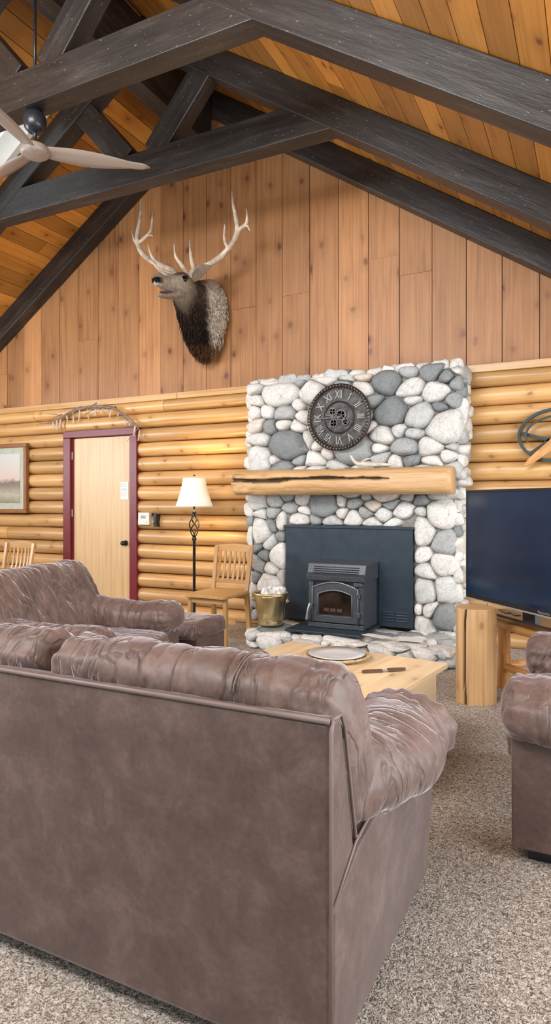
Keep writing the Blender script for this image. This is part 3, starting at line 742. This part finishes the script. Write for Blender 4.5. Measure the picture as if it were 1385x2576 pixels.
# ------------------------------------------------------------------ sofas
def sofa(name,loc,rz,W,nc,D=0.87):
    r=root(name,loc,rz)
    bm=BM(); rings=[]
    for x in (0.006,W-0.006):
        rings.append([(x,0.0,0.05),(x,0.0,0.79),(x,0.012,0.805),(x,0.055,0.80),(x,0.075,0.77),(x,0.15,0.47),(x,0.16,0.05)])
    ringloft(bm,rings); finish('back_shell',bm,M_lea,r,bevel=0.012)
    bm=BM()
    for x in (0.004,W-0.004):
        tube(bm,[(x,-0.004,0.06),(x,-0.004,0.78),(x,0.006,0.806)],0.0045,6)
        tube(bm,[(x,0.006,0.806),(x,0.055,0.804),(x,0.078,0.77),(x,0.150,0.49),(x,0.20,0.47)],0.0045,6)
        tube(bm,[(x,0.0,0.395),(x,0.15,0.478),(x,0.30,0.50)],0.004,6)
    tube(bm,[(0.008,0.0,0.803),(W*0.5,-0.001,0.800),(W-0.008,0.0,0.803)],0.0065,6)
    finish('piping',bm,M_stitch,r,smooth=True)
    bm=BM(); box(bm,0.06,W-0.06,0.05,D-0.03,0.05,0.30); finish('base',bm,M_lea,r,bevel=0.015)
    pr=catmull([(0.035,0.79),(0.045,0.85),(0.115,0.885),(0.205,0.868),(0.275,0.77),(0.35,0.62),(0.395,0.50),(0.365,0.43),(0.26,0.43),(0.17,0.50),(0.10,0.66)],6)
    for k in range(nc):
        bm=BM(); a=W/nc*k+0.0; b=W/nc*(k+1)
        cushion(bm,pr,a-0.006,b+0.006,lambda l,p,q:Vector((l,p,q)),ns=110,endr=0.08,puff=0.035,pleat=0.010,wr=0.021,seed=k*3.3+W,pf=110,sq=2.5)
        finish('back_cushion_%d'%(k+1),bm,M_cush,r,smooth=True)
        bm=BM(); mx=a+(b-a)*0.70
        c=sum((Vector((p[0],p[1])) for p in pr),Vector((0,0)))/len(pr)
        for off in (0,0.008):
            pts=[]
            for p in pr[2:42]:
                v=c+(Vector((p[0],p[1]))-c)*1.050; pts.append((mx+off,v.x,v.y))
            tube(bm,pts,0.0016,5)
        finish('seam_%d'%(k+1),bm,M_stitch,r,smooth=True)
    sp_=catmull([(0.30,0.30),(0.30,0.44),(0.34,0.475),(0.60,0.485),(D+0.0,0.475),(D+0.045,0.42),(D+0.04,0.33),(D-0.02,0.27)],6)
    for k in range(nc):
        bm=BM(); a=0.21+(W-0.42)/nc*k; b=0.21+(W-0.42)/nc*(k+1)
        cushion(bm,sp_,a,b,lambda l,p,q:Vector((l,p,q)),ns=48,endr=0.05,puff=0.03,pleat=0.006,wr=0.010,seed=k+9.1,sq=2.6)
        finish('seat_cushion_%d'%(k+1),bm,M_cush,r,smooth=True)
    for s in (0,1):
        fx=(lambda x:x) if s else (lambda x:W-x)
        bm=BM(); rings=[]
        for yy,z1 in ((0.002,0.395),(0.15,0.475),(0.30,0.50),(D-0.01,0.49),(D,0.48)):
            o_=0.012*min(1,yy/0.3)
            rings.append([(fx(W-0.004),yy,0.05),(fx(W+o_),yy,z1-0.14),(fx(W+o_),yy,z1),(fx(W-0.2),yy,z1),(fx(W-0.19),yy,0.05)])
        ringloft(bm,rings); finish('arm_panel_%d'%(s+1),bm,M_lea,r,bevel=0.008)
        ap=catmull([(W-0.235,0.49),(W-0.225,0.575),(W-0.13,0.625),(W-0.01,0.615),(W+0.070,0.56),(W+0.082,0.49),(W+0.03,0.44),(W-0.12,0.43),(W-0.20,0.44)],6)
        def fm(l,p,q):
            k=min(1,max(0,(l-0.14)/0.45)); k=k*k*(3-2*k)
            px=(W-0.10)+(p-(W-0.10))*(0.62+0.38*k)
            return Vector((fx(px),l,q+0.03*(l-0.5)+0.015*math.sin(k*math.pi)+0.03*(1-k)))
        bm=BM(); cushion(bm,ap,0.14,D+0.045,fm,ns=96,endr=0.07,puff=0.04,pleat=0.010,wr=0.015,seed=s*5+W,pf=100,sq=2.3,endr0=0.22)
        finish('arm_roll_%d'%(s+1),bm,M_arm,r,smooth=True)
        bm=BM(); c=sum((Vector((p[0],p[1])) for p in ap),Vector((0,0)))/len(ap)
        for yy in (0.62,0.628):
            tube(bm,[fm(yy,(c+(Vector((p[0],p[1]))-c)*1.045).x,(c+(Vector((p[0],p[1]))-c)*1.045).y) for p in ap[3:38]],0.0016,5)
        finish('arm_seam_%d'%(s+1),bm,M_stitch,r,smooth=True)
    bm=BM()
    for x in (0.05,W-0.13):
        for y in (0.04,D-0.13): box(bm,x,x+0.08,y,y+0.08,0,0.055)
    finish('feet',bm,M_blkplastic,r)
    return r
sofa('sofa',(-2.285,1.28,0),0,1.785,2)
sofa('armchair',(-3.30,3.31,0),math.radians(-78),1.07,1)
sofa('armchair',(0.60,2.41,0),math.pi/2,1.07,1)
# ottoman
ot=root('ottoman',(-2.76,3.98,0)); bm=BM(); box(bm,-0.26,0.26,-0.19,0.19,0.05,0.32); finish('ottoman_base',bm,M_lea,ot,bevel=0.02)
bm=BM(); cushion(bm,catmull([(-0.22,0.31),(-0.22,0.39),(-0.17,0.425),(0,0.435),(0.17,0.425),(0.22,0.39),(0.22,0.31),(0.0,0.30)],5),-0.28,0.28,lambda l,p,q:Vector((l,p,q)),endr=0.06,wr=0.01,seed=4.4); finish('ottoman_cushion',bm,M_cush,ot,smooth=True)
bm=BM()
for x in (-0.22,0.16):
    for y in (-0.16,0.1): box(bm,x,x+0.06,y,y+0.06,0,0.055)
finish('ottoman_feet',bm,M_blkplastic,ot)
# ------------------------------------------------------------------ coffee table
ct=root('coffee_table',(-1.21,2.985,0),math.radians(-8)); bm=BM()
for k in range(6): box(bm,-0.475+k*0.1583,-0.475+(k+1)*0.1583-0.0008,-0.425,0.425,0.425,0.45,1)
finish('table_top',bm,M_table,ct,bevel=0.002)
bm=BM(); box(bm,-0.43,0.43,-0.38,0.38,0.08,0.424,0)
for x in (-0.43,0.37):
    for y in (-0.38,0.32): box(bm,x,x+0.06,y,y+0.06,0,0.08,2)
for s in (-1,1):
    for k in range(2):
        for q in range(2): box(bm,-0.40+k*0.41,-0.01+k*0.41,s*0.385-0.008,s*0.385+0.008,0.11+q*0.155,0.25+q*0.155,0)
    box(bm,s*0.433-0.006,s*0.433+0.006,-0.35,0.35,0.11,0.40,1)
finish('table_chest',bm,M_table,ct,bevel=0.004)
bm=BM()
for s in (-1,1):
    for k in range(2):
        for q in range(2): box(bm,-0.225+k*0.41,-0.185+k*0.41,s*0.395-0.012,s*0.395+0.012,0.17+q*0.155,0.19+q*0.155)
finish('drawer_pulls',bm,M_blkplastic,ct)
pl=root('woven_tray',(-1.23,3.19,0.451)); bm=BM()
lathe(bm,[(0.001,0.0),(0.15,0.0),(0.17,0.012),(0.178,0.022),(0.17,0.026),(0.15,0.012),(0.001,0.008)],seg=40); finish('tray_rim',bm,flat('wicker',(0.42,0.30,0.17),0.7,nz=0.5,sc_=70,bm_=0.5),pl,smooth=True)
bm=BM(); lathe(bm,[(0.001,0.010),(0.10,0.012),(0.148,0.024),(0.15,0.028),(0.10,0.019),(0.001,0.016)],seg=40); finish('plate',bm,flat('stoneware_plate',(0.50,0.50,0.49),0.35,nz=0.1),pl,smooth=True)
kn=root('pocket_knife',(-0.93,3.02,0.452),math.radians(38)); bm=BM()
ringloft(bm,[[(x,-w_,0.0),(x,w_,0.0),(x,w_,0.012),(x,-w_,0.012)] for x,w_ in ((-0.10,0.006),(-0.08,0.011),(-0.03,0.010),(0.0,0.012))])
ringloft(bm,[[(x,-w_,0.002),(x,w_,0.002),(x,w_,0.014),(x,-w_,0.014)] for x,w_ in ((0.03,0.010),(0.06,0.011),(0.10,0.009),(0.12,0.004))])
finish('knife_handles',bm,flat('dark_horn',(0.10,0.05,0.03),0.4),kn)
bm=BM(); obox(bm,(0.015,0,0.006),(0.03,0,0),(0,0.006,0),(0,0,0.002)); finish('knife_blade',bm,M_silver,kn)
# ------------------------------------------------------------------ stump
su=root('log_stump_stand',(-0.70,4.28,0)); bm=BM(); rings=[]
for i in range(9):
    z=0.60*i/8; ring=[]
    for j in range(120):
        a=2*math.pi*j/120; rr=0.126*(1+0.04*math.sin(3*a+1)+0.02*noise.noise(Vector((math.cos(a)*2,math.sin(a)*2,z*2))))
        w1=((a-4.42+0.05*math.sin(z*5)+math.pi)%(2*math.pi))-math.pi
        if abs(w1)<0.045: rr-=0.018
        w2=((a-5.15+math.pi)%(2*math.pi))-math.pi
        if abs(w2)<0.6: rr=min(rr,0.110/max(0.8,math.cos(w2)))
        ring.append((rr*math.cos(a),rr*math.sin(a),z))
    rings.append(ring)
ringloft(bm,rings,tone=0.85); cl=bm.loops.layers.color['tone']
for f in bm.faces:
    for l in f.loops:
        c=l.vert.co; a=math.atan2(c.y,c.x)%(2*math.pi)
        if abs(a-4.42+0.05*math.sin(c.z*5))<0.05 and len(f.verts)==4: l[cl]=(0.05,0.05,0.05,1)
finish('stump',bm,M_stump,su)
# ------------------------------------------------------------------ TV
D_=Vector((0.679,-0.734,0)); ang=math.atan2(D_.y,D_.x)
tv=root('television',(-0.856,4.86,0),ang)
bm=BM(); Wt=1.36; z0,z1=0.578,1.362
box(bm,0,Wt,0.0,0.035,z0,z1); box(bm,0.2,Wt-0.2,0.035,0.07,z0+0.1,z1-0.15)
box(bm,0.012,Wt-0.012,-0.006,0.0,z0,z0+0.035); box(bm,0,0.018,-0.006,0,z0,z1); box(bm,Wt-0.018,Wt,-0.006,0,z0,z1); box(bm,0,Wt,-0.006,0,z1-0.018,z1)
box(bm,Wt/2-0.06,Wt/2+0.06,0.01,0.05,0.535,z0+0.02); 
finish('tv_case',bm,M_blkplastic,tv,bevel=0.002)
bm=BM(); box(bm,0.30,Wt-0.30,-0.08,0.16,0.522,0.537); finish('tv_foot',bm,flat('tv_foot_black',(0.02,0.02,0.022),0.15),tv,bevel=0.004)
bm=BM(); box(bm,0.0,Wt,-0.009,-0.006,z0-0.004,z0+0.006); finish('tv_bottom_strip',bm,M_silver,tv)
bm=BM(); box(bm,0.018,Wt-0.018,-0.002,0.001,z0+0.035,z1-0.018)
m,nt,b=new_mat('tv_screen'); b.inputs['Roughness'].default_value=0.12
tc=N(nt,'ShaderNodeTexCoord'); nz=N(nt,'ShaderNodeTexNoise',i_Scale=2.0); nt.links.new(tc.outputs['Object'],nz.inputs['Vector']); r=ramp(nt,[(0.3,(0.004,0.018,0.045)),(0.7,(0.009,0.033,0.075))],nz.outputs['Fac']); nt.links.new(r.outputs[0],b.inputs['Base Color'])  # bluish room reflection painted into the screen's base colour
finish('tv_screen',bm,m,tv)
cu=bpy.data.curves.new('tv_label','FONT'); cu.body='Paratronic'; cu.size=0.026; cu.extrude=0.0005; cu.align_x='CENTER'
o=bpy.data.objects.new('tv_label',cu); sc.collection.objects.link(o); o.parent=tv; cu.materials.append(M_silver); o.location=(Wt*0.62,-0.0075,z0+0.012); o.rotation_euler=(math.pi/2,0,0)
ts=root('log_tv_stand',(-0.856,4.86,0),ang); bm=BM()
box(bm,0.26,1.32,-0.0,0.22,0.475,0.52,0); box(bm,0.26,1.32,0.222,0.46,0.475,0.52,0)
def logp(a,b,r0,r1):
    a=Vector(a);b=Vector(b); n_=6
    tube(bm,[a.lerp(b,i/n_)+Vector((U(-1,1),U(-1,1),U(-1,1)))*0.003 for i in range(n_+1)],[r0*(1-i/n_)+r1*i/n_+U(-0.003,0.003) for i in range(n_+1)],14)
for x in (0.33,1.25):
    for y in (0.08,0.40): logp((x,y,0.003),(x,y,0.475),0.045,0.042)
    logp((x,0.08,0.15),(x,0.40,0.15),0.024,0.024)
for y in (0.08,0.40): logp((0.33,y,0.15),(1.25,y,0.15),0.028,0.026)
logp((0.28,0.0,0.452),(1.30,0.0,0.452),0.028,0.028)
finish('stand_frame',bm,M_rustic,ts,bevel=0.0,smooth=False)
bm=BM()
for x,y,l in ((0.36,-0.0,0.16),(0.46,0.0,0.15)): obox(bm,(x+0.05,y+0.03,0.531),(l/2*0.9,-l/2*0.3,0),(0.007,0.021,0),(0,0,0.010))
finish('remote_controls',bm,M_blkplastic,ts,bevel=0.003)
# ------------------------------------------------------------------ wall ornament right
wo=root('antique_iron_hoop_wall_decoration'); bm=BM()
c=Vector((-0.29,5.90,1.84))
def band(rx,rz,a0,a1,y,w,t,cx=0):
    rings=[]
    for i in range(33):
        a=math.radians(a0+(a1-a0)*i/32); d=Vector((math.cos(a),0,math.sin(a))); p=c+Vector((cx+rx*math.cos(a),y,rz*math.sin(a)))
        rings.append([p+d*t+Vector((0,-w,0)),p+d*t+Vector((0,w,0)),p-d*t+Vector((0,w,0)),p-d*t+Vector((0,-w,0))])
    ringloft(bm,rings)
band(0.31,0.22,40,320,0.0,0.022,0.012); band(0.27,0.16,95,200,-0.05,0.010,0.009,0.02)
bar(bm,c+Vector((-0.29,-0.01,0.03)),c+Vector((0.28,-0.01,-0.15)),0.012,0.025); bar(bm,c+Vector((-0.22,-0.01,-0.15)),c+Vector((0.2,-0.01,0.16)),0.012,0.022)
finish('iron_hoops',bm,M_greenmetal,wo,smooth=False)
bm=BM(); rings=[]
a=c+Vector((-0.27,-0.045,-0.26)); b_=c+Vector((0.26,-0.045,0.16)); d=(b_-a).normalized(); n_=Vector((-d.z,0,d.x))
for t,w_ in ((0,0.004),(0.1,0.025),(0.25,0.035),(0.42,0.042),(0.5,0.055),(0.56,0.035),(0.7,0.04),(1,0.045)):
    p=a.lerp(b_,t); rings.append([p+n_*w_+Vector((0,0.012,0)),p-n_*w_+Vector((0,0.012,0)),p-n_*w_-Vector((0,0.012,0)),p+n_*w_-Vector((0,0.012,0))])
ringloft(bm,rings); finish('wooden_blade',bm,M_rustic,wo,bevel=0.004)
# ------------------------------------------------------------------ ceiling fan
fz=H+2.64; fn=root('ceiling_fan',(-3.76,3.51,0)); bm=BM()
lathe(bm,[(0.001,H+2.93),(0.05,H+2.93),(0.078,H+2.89),(0.085,H+2.85),(0.075,H+2.80),(0.05,H+2.775),(0.02,H+2.765),(0.014,H+2.76),(0.014,fz+0.06),(0.03,fz+0.05),(0.05,fz+0.03),(0.05,fz+0.02)],seg=28)
tube(bm,[(0,0,H+3.2),(0,0,H+3.8)],0.011,8)
finish('motor_mount',bm,M_fanmetal,fn,smooth=True)
bm=BM(); lathe(bm,[(0.001,fz+0.035),(0.08,fz+0.03),(0.105,fz+0.01),(0.105,fz-0.03),(0.085,fz-0.045),(0.001,fz-0.048)],seg=32); finish('motor_housing',bm,M_fanblade,fn,smooth=True)
bm=BM()
for k in range(3):
    th=math.radians(43.5+120*k); d=Vector((math.cos(th),math.sin(th),0)); s=Vector((-d.y,d.x,0)); rings=[]
    for i in range(17):
        t=i/16; rr=0.07+0.78*t; w=0.052+0.036*math.sin(math.pi*min(1,t*1.25))-0.018*t
        if t>0.88: w*=math.sqrt(max(0.04,1-((t-0.88)/0.12)**2))
        tw=-0.30*(1-t*0.35); off=s*(0.02*math.sin(t*2.5)); zz=fz-0.005+0.01*t
        p=d*rr+off+Vector((0,0,zz)); sv=s*math.cos(tw)+Vector((0,0,math.sin(tw)))
        th_=0.007
        rings.append([p-sv*w+Vector((0,0,-th_*0.3)),p-sv*w*0.4+Vector((0,0,-th_)),p+sv*w*0.4+Vector((0,0,-th_)),p+sv*w+Vector((0,0,-th_*0.3)),p+sv*w+Vector((0,0,th_*0.3)),p+sv*w*0.4+Vector((0,0,th_)),p-sv*w*0.4+Vector((0,0,th_)),p-sv*w+Vector((0,0,th_*0.3))])
    ringloft(bm,rings,tone=0.6)
finish('fan_blades',bm,M_fanblade,fn,smooth=True)
# ------------------------------------------------------------------ elk mount
el=root('elk_head_mount'); ex=-3.77
m,nt,b=new_mat('elk_fur'); L=nt.links.new
at=N(nt,'ShaderNodeVertexColor'); at.layer_name='fur'
tc=N(nt,'ShaderNodeTexCoord'); mp=N(nt,'ShaderNodeMapping'); mp.inputs['Scale'].default_value=(80,30,14); L(tc.outputs['Object'],mp.inputs[0])
n1=N(nt,'ShaderNodeTexNoise',i_Scale=1.0,i_Detail=6.0,i_Roughness=0.7); L(mp.outputs[0],n1.inputs['Vector'])
r=ramp(nt,[(0.28,0.50),(0.52,1.0),(0.75,1.35)],n1.outputs['Fac']); L(mixc(nt,1.0,at.outputs[0],r.outputs[0],'MULTIPLY'),b.inputs['Base Color'])
b.inputs['Roughness'].default_value=0.9; b.inputs['Specular IOR Level'].default_value=0.2; bump(nt,b,n1.outputs['Fac'],1.0,0.015); M_fur=m
def lerp3(a,b_,t): return tuple(a[i]*(1-t)+b_[i]*t for i in range(3))
secs=[ # y, z, rx, rz
(5.99,3.30,0.20,0.41),(5.93,3.28,0.235,0.43),(5.85,3.25,0.245,0.43),(5.76,3.25,0.225,0.39),(5.68,3.27,0.20,0.345),(5.60,3.32,0.175,0.29),(5.53,3.38,0.152,0.235),
(5.47,3.43,0.135,0.185),(5.42,3.465,0.127,0.145),(5.37,3.472,0.118,0.120),(5.31,3.458,0.100,0.100),(5.25,3.437,0.080,0.083),(5.19,3.42,0.064,0.069),(5.13,3.408,0.055,0.059),(5.07,3.398,0.052,0.053),(5.02,3.392,0.052,0.048),(4.990,3.390,0.044,0.038),(4.975,3.390,0.026,0.022)]
bm=BM(); fur=bm.loops.layers.color.new('fur'); rings=[]; n=48
for (y,z,rx,rz) in secs:
    ring=[]
    for j in range(n):
        a=2*math.pi*j/n; cx,cz=math.cos(a),math.sin(a)
        k=1+0.07*noise.noise(Vector((cx*2.5,y*6,cz*2.5)))*(1 if y>5.45 else 0.3)
        pinch=1-0.25*max(0,-cz)*(1 if y>5.45 else 0.5)
        tuft=(0.030*abs(noise.noise(Vector((cx*9,y*14,cz*9)))) if (y>5.45 and cz<0.1 and y<5.97) else 0)
        br=0.012*math.exp(-((y-5.36)/0.03)**2)*max(0,cz)*abs(cx)*2
        ring.append((ex+rx*cx*k*pinch+cx*(tuft+br),y,z+rz*cz*k+cz*tuft+br))
    rings.append(ring)
ringloft(bm,rings)
def furcol(p):
    y=p.y; rel=(p.z-3.28)/0.4; side=abs(p.x-ex)
    cream=(0.80,0.76,0.69); grey=(0.50,0.45,0.39); tan=(0.68,0.63,0.56)
    nn=0.035*noise.noise(p*6)
    if y>5.42:
        edge=5.70-1.05*max(0,side-0.06)+0.10*max(0,-rel)
        t=min(1,max(0,(y+nn-edge)/0.09))
        mane=lerp3((0.15,0.110,0.085),(0.36,0.29,0.24),min(1,max(0,rel*0.8+0.38+4*nn)))
        c=lerp3(mane,cream,t)
        if rel<-0.80: c=lerp3(c,(0.40,0.27,0.16),0.7)
        u=min(1,max(0,(5.50-y)/0.08)); return lerp3(c,grey,u)
    t=min(1,max(0,(5.42-y)/0.10)); c=lerp3(grey,tan,t)
    if p.z>3.53 and y>5.25: c=lerp3(c,(0.24,0.17,0.125),0.65)
    if y<5.03 and p.z>3.37: c=lerp3(c,(0.04,0.036,0.036),min(1,(5.03-y)/0.02))
    elif p.z<3.37 : c=lerp3(c,(0.8,0.76,0.70),0.5)
    return c
fl=bm.loops.layers.color['fur']
for f in bm.faces:
    for l in f.loops: l[fl]=(*furcol(l.vert.co),1)
finish('elk_neck_and_head',bm,M_fur,el,smooth=True,sub=1)
# shaggy guard-hair tufts
bm=BM(); fl=bm.loops.layers.color.new('fur')
def surf(y,a):
    for i in range(len(secs)-1):
        if secs[i][0]>=y>=secs[i+1][0]:
            t=(secs[i][0]-y)/(secs[i][0]-secs[i+1][0]); s_=[secs[i][q]*(1-t)+secs[i+1][q]*t for q in range(4)]; break
    cx,cz=math.cos(a),math.sin(a); pinch=1-0.25*max(0,-cz)
    return Vector((ex+s_[2]*cx*pinch,y,s_[1]+s_[3]*cz)),Vector((cx,0,cz*0.6)).normalized()
for k in range(2600):
    y=5.48+0.46*R()**0.9; a=U(math.radians(-225),math.radians(45))
    p,nrm=surf(y,a); ln_=U(0.035,0.070)*(1.3 if math.sin(a)<-0.5 else 0.75)
    d=(Vector((U(-0.15,0.15),U(-0.1,0.45),-1))+nrm*0.25).normalized(); col=furcol(p); v_=U(0.78,1.15)
    fs=tube(bm,[p-nrm*0.006,p+d*ln_*0.5+nrm*0.009,p+d*ln_],[0.0065,0.005,0.0008],4)
    for f in fs:
        for l in f.loops: l[fl]=(min(1,col[0]*v_),min(1,col[1]*v_),min(1,col[2]*v_),1)
finish('mane_tufts',bm,M_fur,el,smooth=True)
bm=BM(); bm.loops.layers.color.new('fur'); rings=[]
for (y,z,rx,rz) in ((5.40,3.40,0.092,0.075),(5.33,3.365,0.078,0.058),(5.26,3.330,0.058,0.043),(5.19,3.302,0.045,0.031),(5.12,3.282,0.040,0.024),(5.06,3.274,0.036,0.020),(5.035,3.274,0.020,0.011)):
    rings.append([(ex+rx*math.cos(2*math.pi*j/20),y,z+rz*math.sin(2*math.pi*j/20)) for j in range(20)])
ringloft(bm,rings); fl=bm.loops.layers.color['fur']
for f in bm.faces:
    for l in f.loops: l[fl]=(0.60,0.55,0.49,1)
finish('lower_jaw',bm,M_fur,el,smooth=True,sub=1)
bm=BM(); rings=[]
for (y,z,rx,rz) in ((5.30,3.355,0.05,0.018),(5.2,3.337,0.036,0.016),(5.12,3.320,0.032,0.014),(5.06,3.312,0.018,0.006)):
    rings.append([(ex+rx*math.cos(2*math.pi*j/14),y,z+rz*math.sin(2*math.pi*j/14)) for j in range(14)])
ringloft(bm,rings); finish('tongue',bm,flat('tongue_dark_pink',(0.16,0.07,0.065),0.4),el,smooth=True,sub=1)
bm=BM()
for s in (-1,1):
    bmesh.ops.create_uvsphere(bm,u_segments=16,v_segments=10,radius=0.024,matrix=Matrix.Translation((ex+s*0.098,5.335,3.49)))
finish('eyes',bm,flat('glass_eye',(0.01,0.006,0.004),0.05),el,smooth=True)
bm=BM(); bm.loops.layers.color.new('fur')
for s in (-1,1):
    tube(bm,[(ex+s*0.090,5.305,3.510),(ex+s*0.114,5.335,3.522),(ex+s*0.118,5.37,3.505)],[0.006,0.010,0.006],8,sm=3)
    bmesh.ops.create_uvsphere(bm,u_segments=10,v_segments=8,radius=0.013,matrix=Matrix.Translation((ex+s*0.030,4.992,3.405)))
fl=bm.loops.layers.color['fur']
for f in bm.faces:
    for l in f.loops: l[fl]=(0.05,0.04,0.035,1)
finish('brows_and_nostrils',bm,M_fur,el,smooth=True)
bm=BM(); bm.loops.layers.color.new('fur')
for s in (-1,1):
    base=Vector((ex+s*0.09,5.46,3.53)); tip=Vector((ex+s*0.36,5.40,3.61)); d=(tip-base); up=Vector((-s*0.2,0.0,1)).normalized(); rings=[]
    for i in range(13):
        t=i/12; w=0.066*math.sin(math.pi*(0.14+0.86*t))**0.8 if t<1 else 0.002
        if t<0.12: w=0.030
        p=base+d*t+Vector((0,0,0.012*math.sin(math.pi*t))); ring=[]
        for j in range(16):
            a=2*math.pi*j/16; cup=0.026*(1-abs(math.sin(a))**1.5)*math.sin(math.pi*t)
            q=p+up*w*math.sin(a)+Vector((0,1,0))*(0.010*math.cos(a)+cup)
            ring.append(q)
        rings.append(ring)
    ringloft(bm,rings)
fl=bm.loops.layers.color['fur']
for f in bm.faces:
    for l in f.loops: l[fl]=(0.54,0.47,0.40,1)
finish('ears',bm,M_fur,el,smooth=True)
bm=BM()
def T(p,r): tube(bm,p,[q*1.12 for q in r],12,sm=6)
T([(-3.70,5.46,3.55),(-3.66,5.50,3.64),(-3.54,5.54,3.68),(-3.37,5.56,3.76),(-3.24,5.55,3.87),(-3.17,5.52,3.965),(-3.18,5.50,4.08),(-3.20,5.48,4.22),(-3.205,5.47,4.34)],[0.036,0.030,0.028,0.026,0.024,0.026,0.019,0.012,0.003])
T([(-3.17,5.52,3.955),(-3.11,5.50,3.965),(-3.05,5.48,3.99),(-3.03,5.46,4.05),(-3.035,5.45,4.12)],[0.022,0.020,0.015,0.010,0.003])
T([(-3.08,5.49,3.98),(-3.03,5.47,3.955),(-3.00,5.46,3.90)],[0.015,0.010,0.003])
T([(-3.30,5.555,3.82),(-3.31,5.50,3.90),(-3.28,5.46,4.02)],[0.020,0.014,0.003])
T([(-3.66,5.49,3.63),(-3.64,5.42,3.68),(-3.62,5.36,3.78),(-3.61,5.34,3.88)],[0.024,0.020,0.012,0.003])
T([(-3.72,5.44,3.60),(-3.73,5.36,3.66),(-3.77,5.32,3.74),(-3.78,5.31,3.86)],[0.022,0.018,0.012,0.003])
T([(-3.84,5.46,3.55),(-3.92,5.50,3.66),(-4.08,5.53,3.76),(-4.25,5.54,3.85),(-4.37,5.53,3.97),(-4.40,5.51,4.11),(-4.36,5.50,4.25),(-4.335,5.49,4.38),(-4.33,5.48,4.50)],[0.036,0.030,0.028,0.026,0.025,0.024,0.018,0.012,0.003])
T([(-4.40,5.52,4.05),(-4.30,5.50,4.08),(-4.20,5.48,4.13),(-4.165,5.46,4.22),(-4.155,5.45,4.31)],[0.020,0.017,0.014,0.010,0.003])
T([(-4.25,5.49,4.10),(-4.18,5.47,4.08),(-4.15,5.46,4.05)],[0.012,0.009,0.003])
T([(-4.38,5.53,4.0),(-4.43,5.50,4.08),(-4.45,5.48,4.18)],[0.018,0.012,0.003])
T([(-4.08,5.53,3.76),(-4.16,5.46,3.84),(-4.19,5.42,3.97)],[0.020,0.015,0.003])
T([(-3.90,5.48,3.62),(-4.00,5.38,3.66),(-4.09,5.32,3.76)],[0.022,0.016,0.003])
T([(-3.87,5.47,3.60),(-3.93,5.36,3.60),(-4.00,5.28,3.66)],[0.020,0.015,0.003])
finish('antlers',bm,M_bone,el,smooth=True)
# ------------------------------------------------------------------ lights, world, camera
w=bpy.data.worlds.new('World'); sc.world=w; w.use_nodes=True
bg=w.node_tree.nodes['Background']; bg.inputs[0].default_value=(0.93,0.965,1.0,1); bg.inputs[1].default_value=1.05
def area(name,loc,tgt,sx,sy,p,col=(1,1,1)):
    l=bpy.data.lights.new(name,'AREA'); l.shape='RECTANGLE'; l.size=sx; l.size_y=sy; l.energy=p; l.color=col
    o=bpy.data.objects.new(name,l); sc.collection.objects.link(o); o.location=loc
    d=Vector(tgt)-Vector(loc); o.rotation_euler=d.to_track_quat('-Z','Y').to_euler(); return o
area('fill_light_high',(-2.2,-0.4,4.1),(-2.4,4.5,1.8),4.5,1.4,370,(0.98,0.985,1.0))  # unseen fill added above the camera to brighten sofa tops, floor and fireplace
area('window_light_side',(2.3,2.8,1.9),(-3,4.0,1.6),4.5,2.2,230,(0.95,0.97,1.0))
area('window_light_left',(-8.2,2.2,2.2),(-3,4.0,2.6),3.0,1.4,220,(0.88,0.94,1.0))
l=bpy.data.lights.new('lamp_bulb_light','POINT'); l.energy=16; l.color=(1,0.72,0.38); l.shadow_soft_size=0.04
o=bpy.data.objects.new('lamp_bulb_light',l); sc.collection.objects.link(o); o.parent=lp; o.location=(0,0,1.42)
cam=bpy.data.cameras.new('camera'); co=bpy.data.objects.new('camera',cam); sc.collection.objects.link(co)
cam.sensor_fit='VERTICAL'; cam.sensor_height=24; cam.lens=1620/2576*24; cam.shift_y=-23/2576; cam.clip_start=0.05
co.location=(0,0,H); co.rotation_euler=(math.pi/2,0,math.radians(26.5)); sc.camera=co
try:
    sc.view_settings.view_transform='Standard'; sc.view_settings.look='None'; sc.view_settings.exposure=0.12
except Exception as e: print(e)
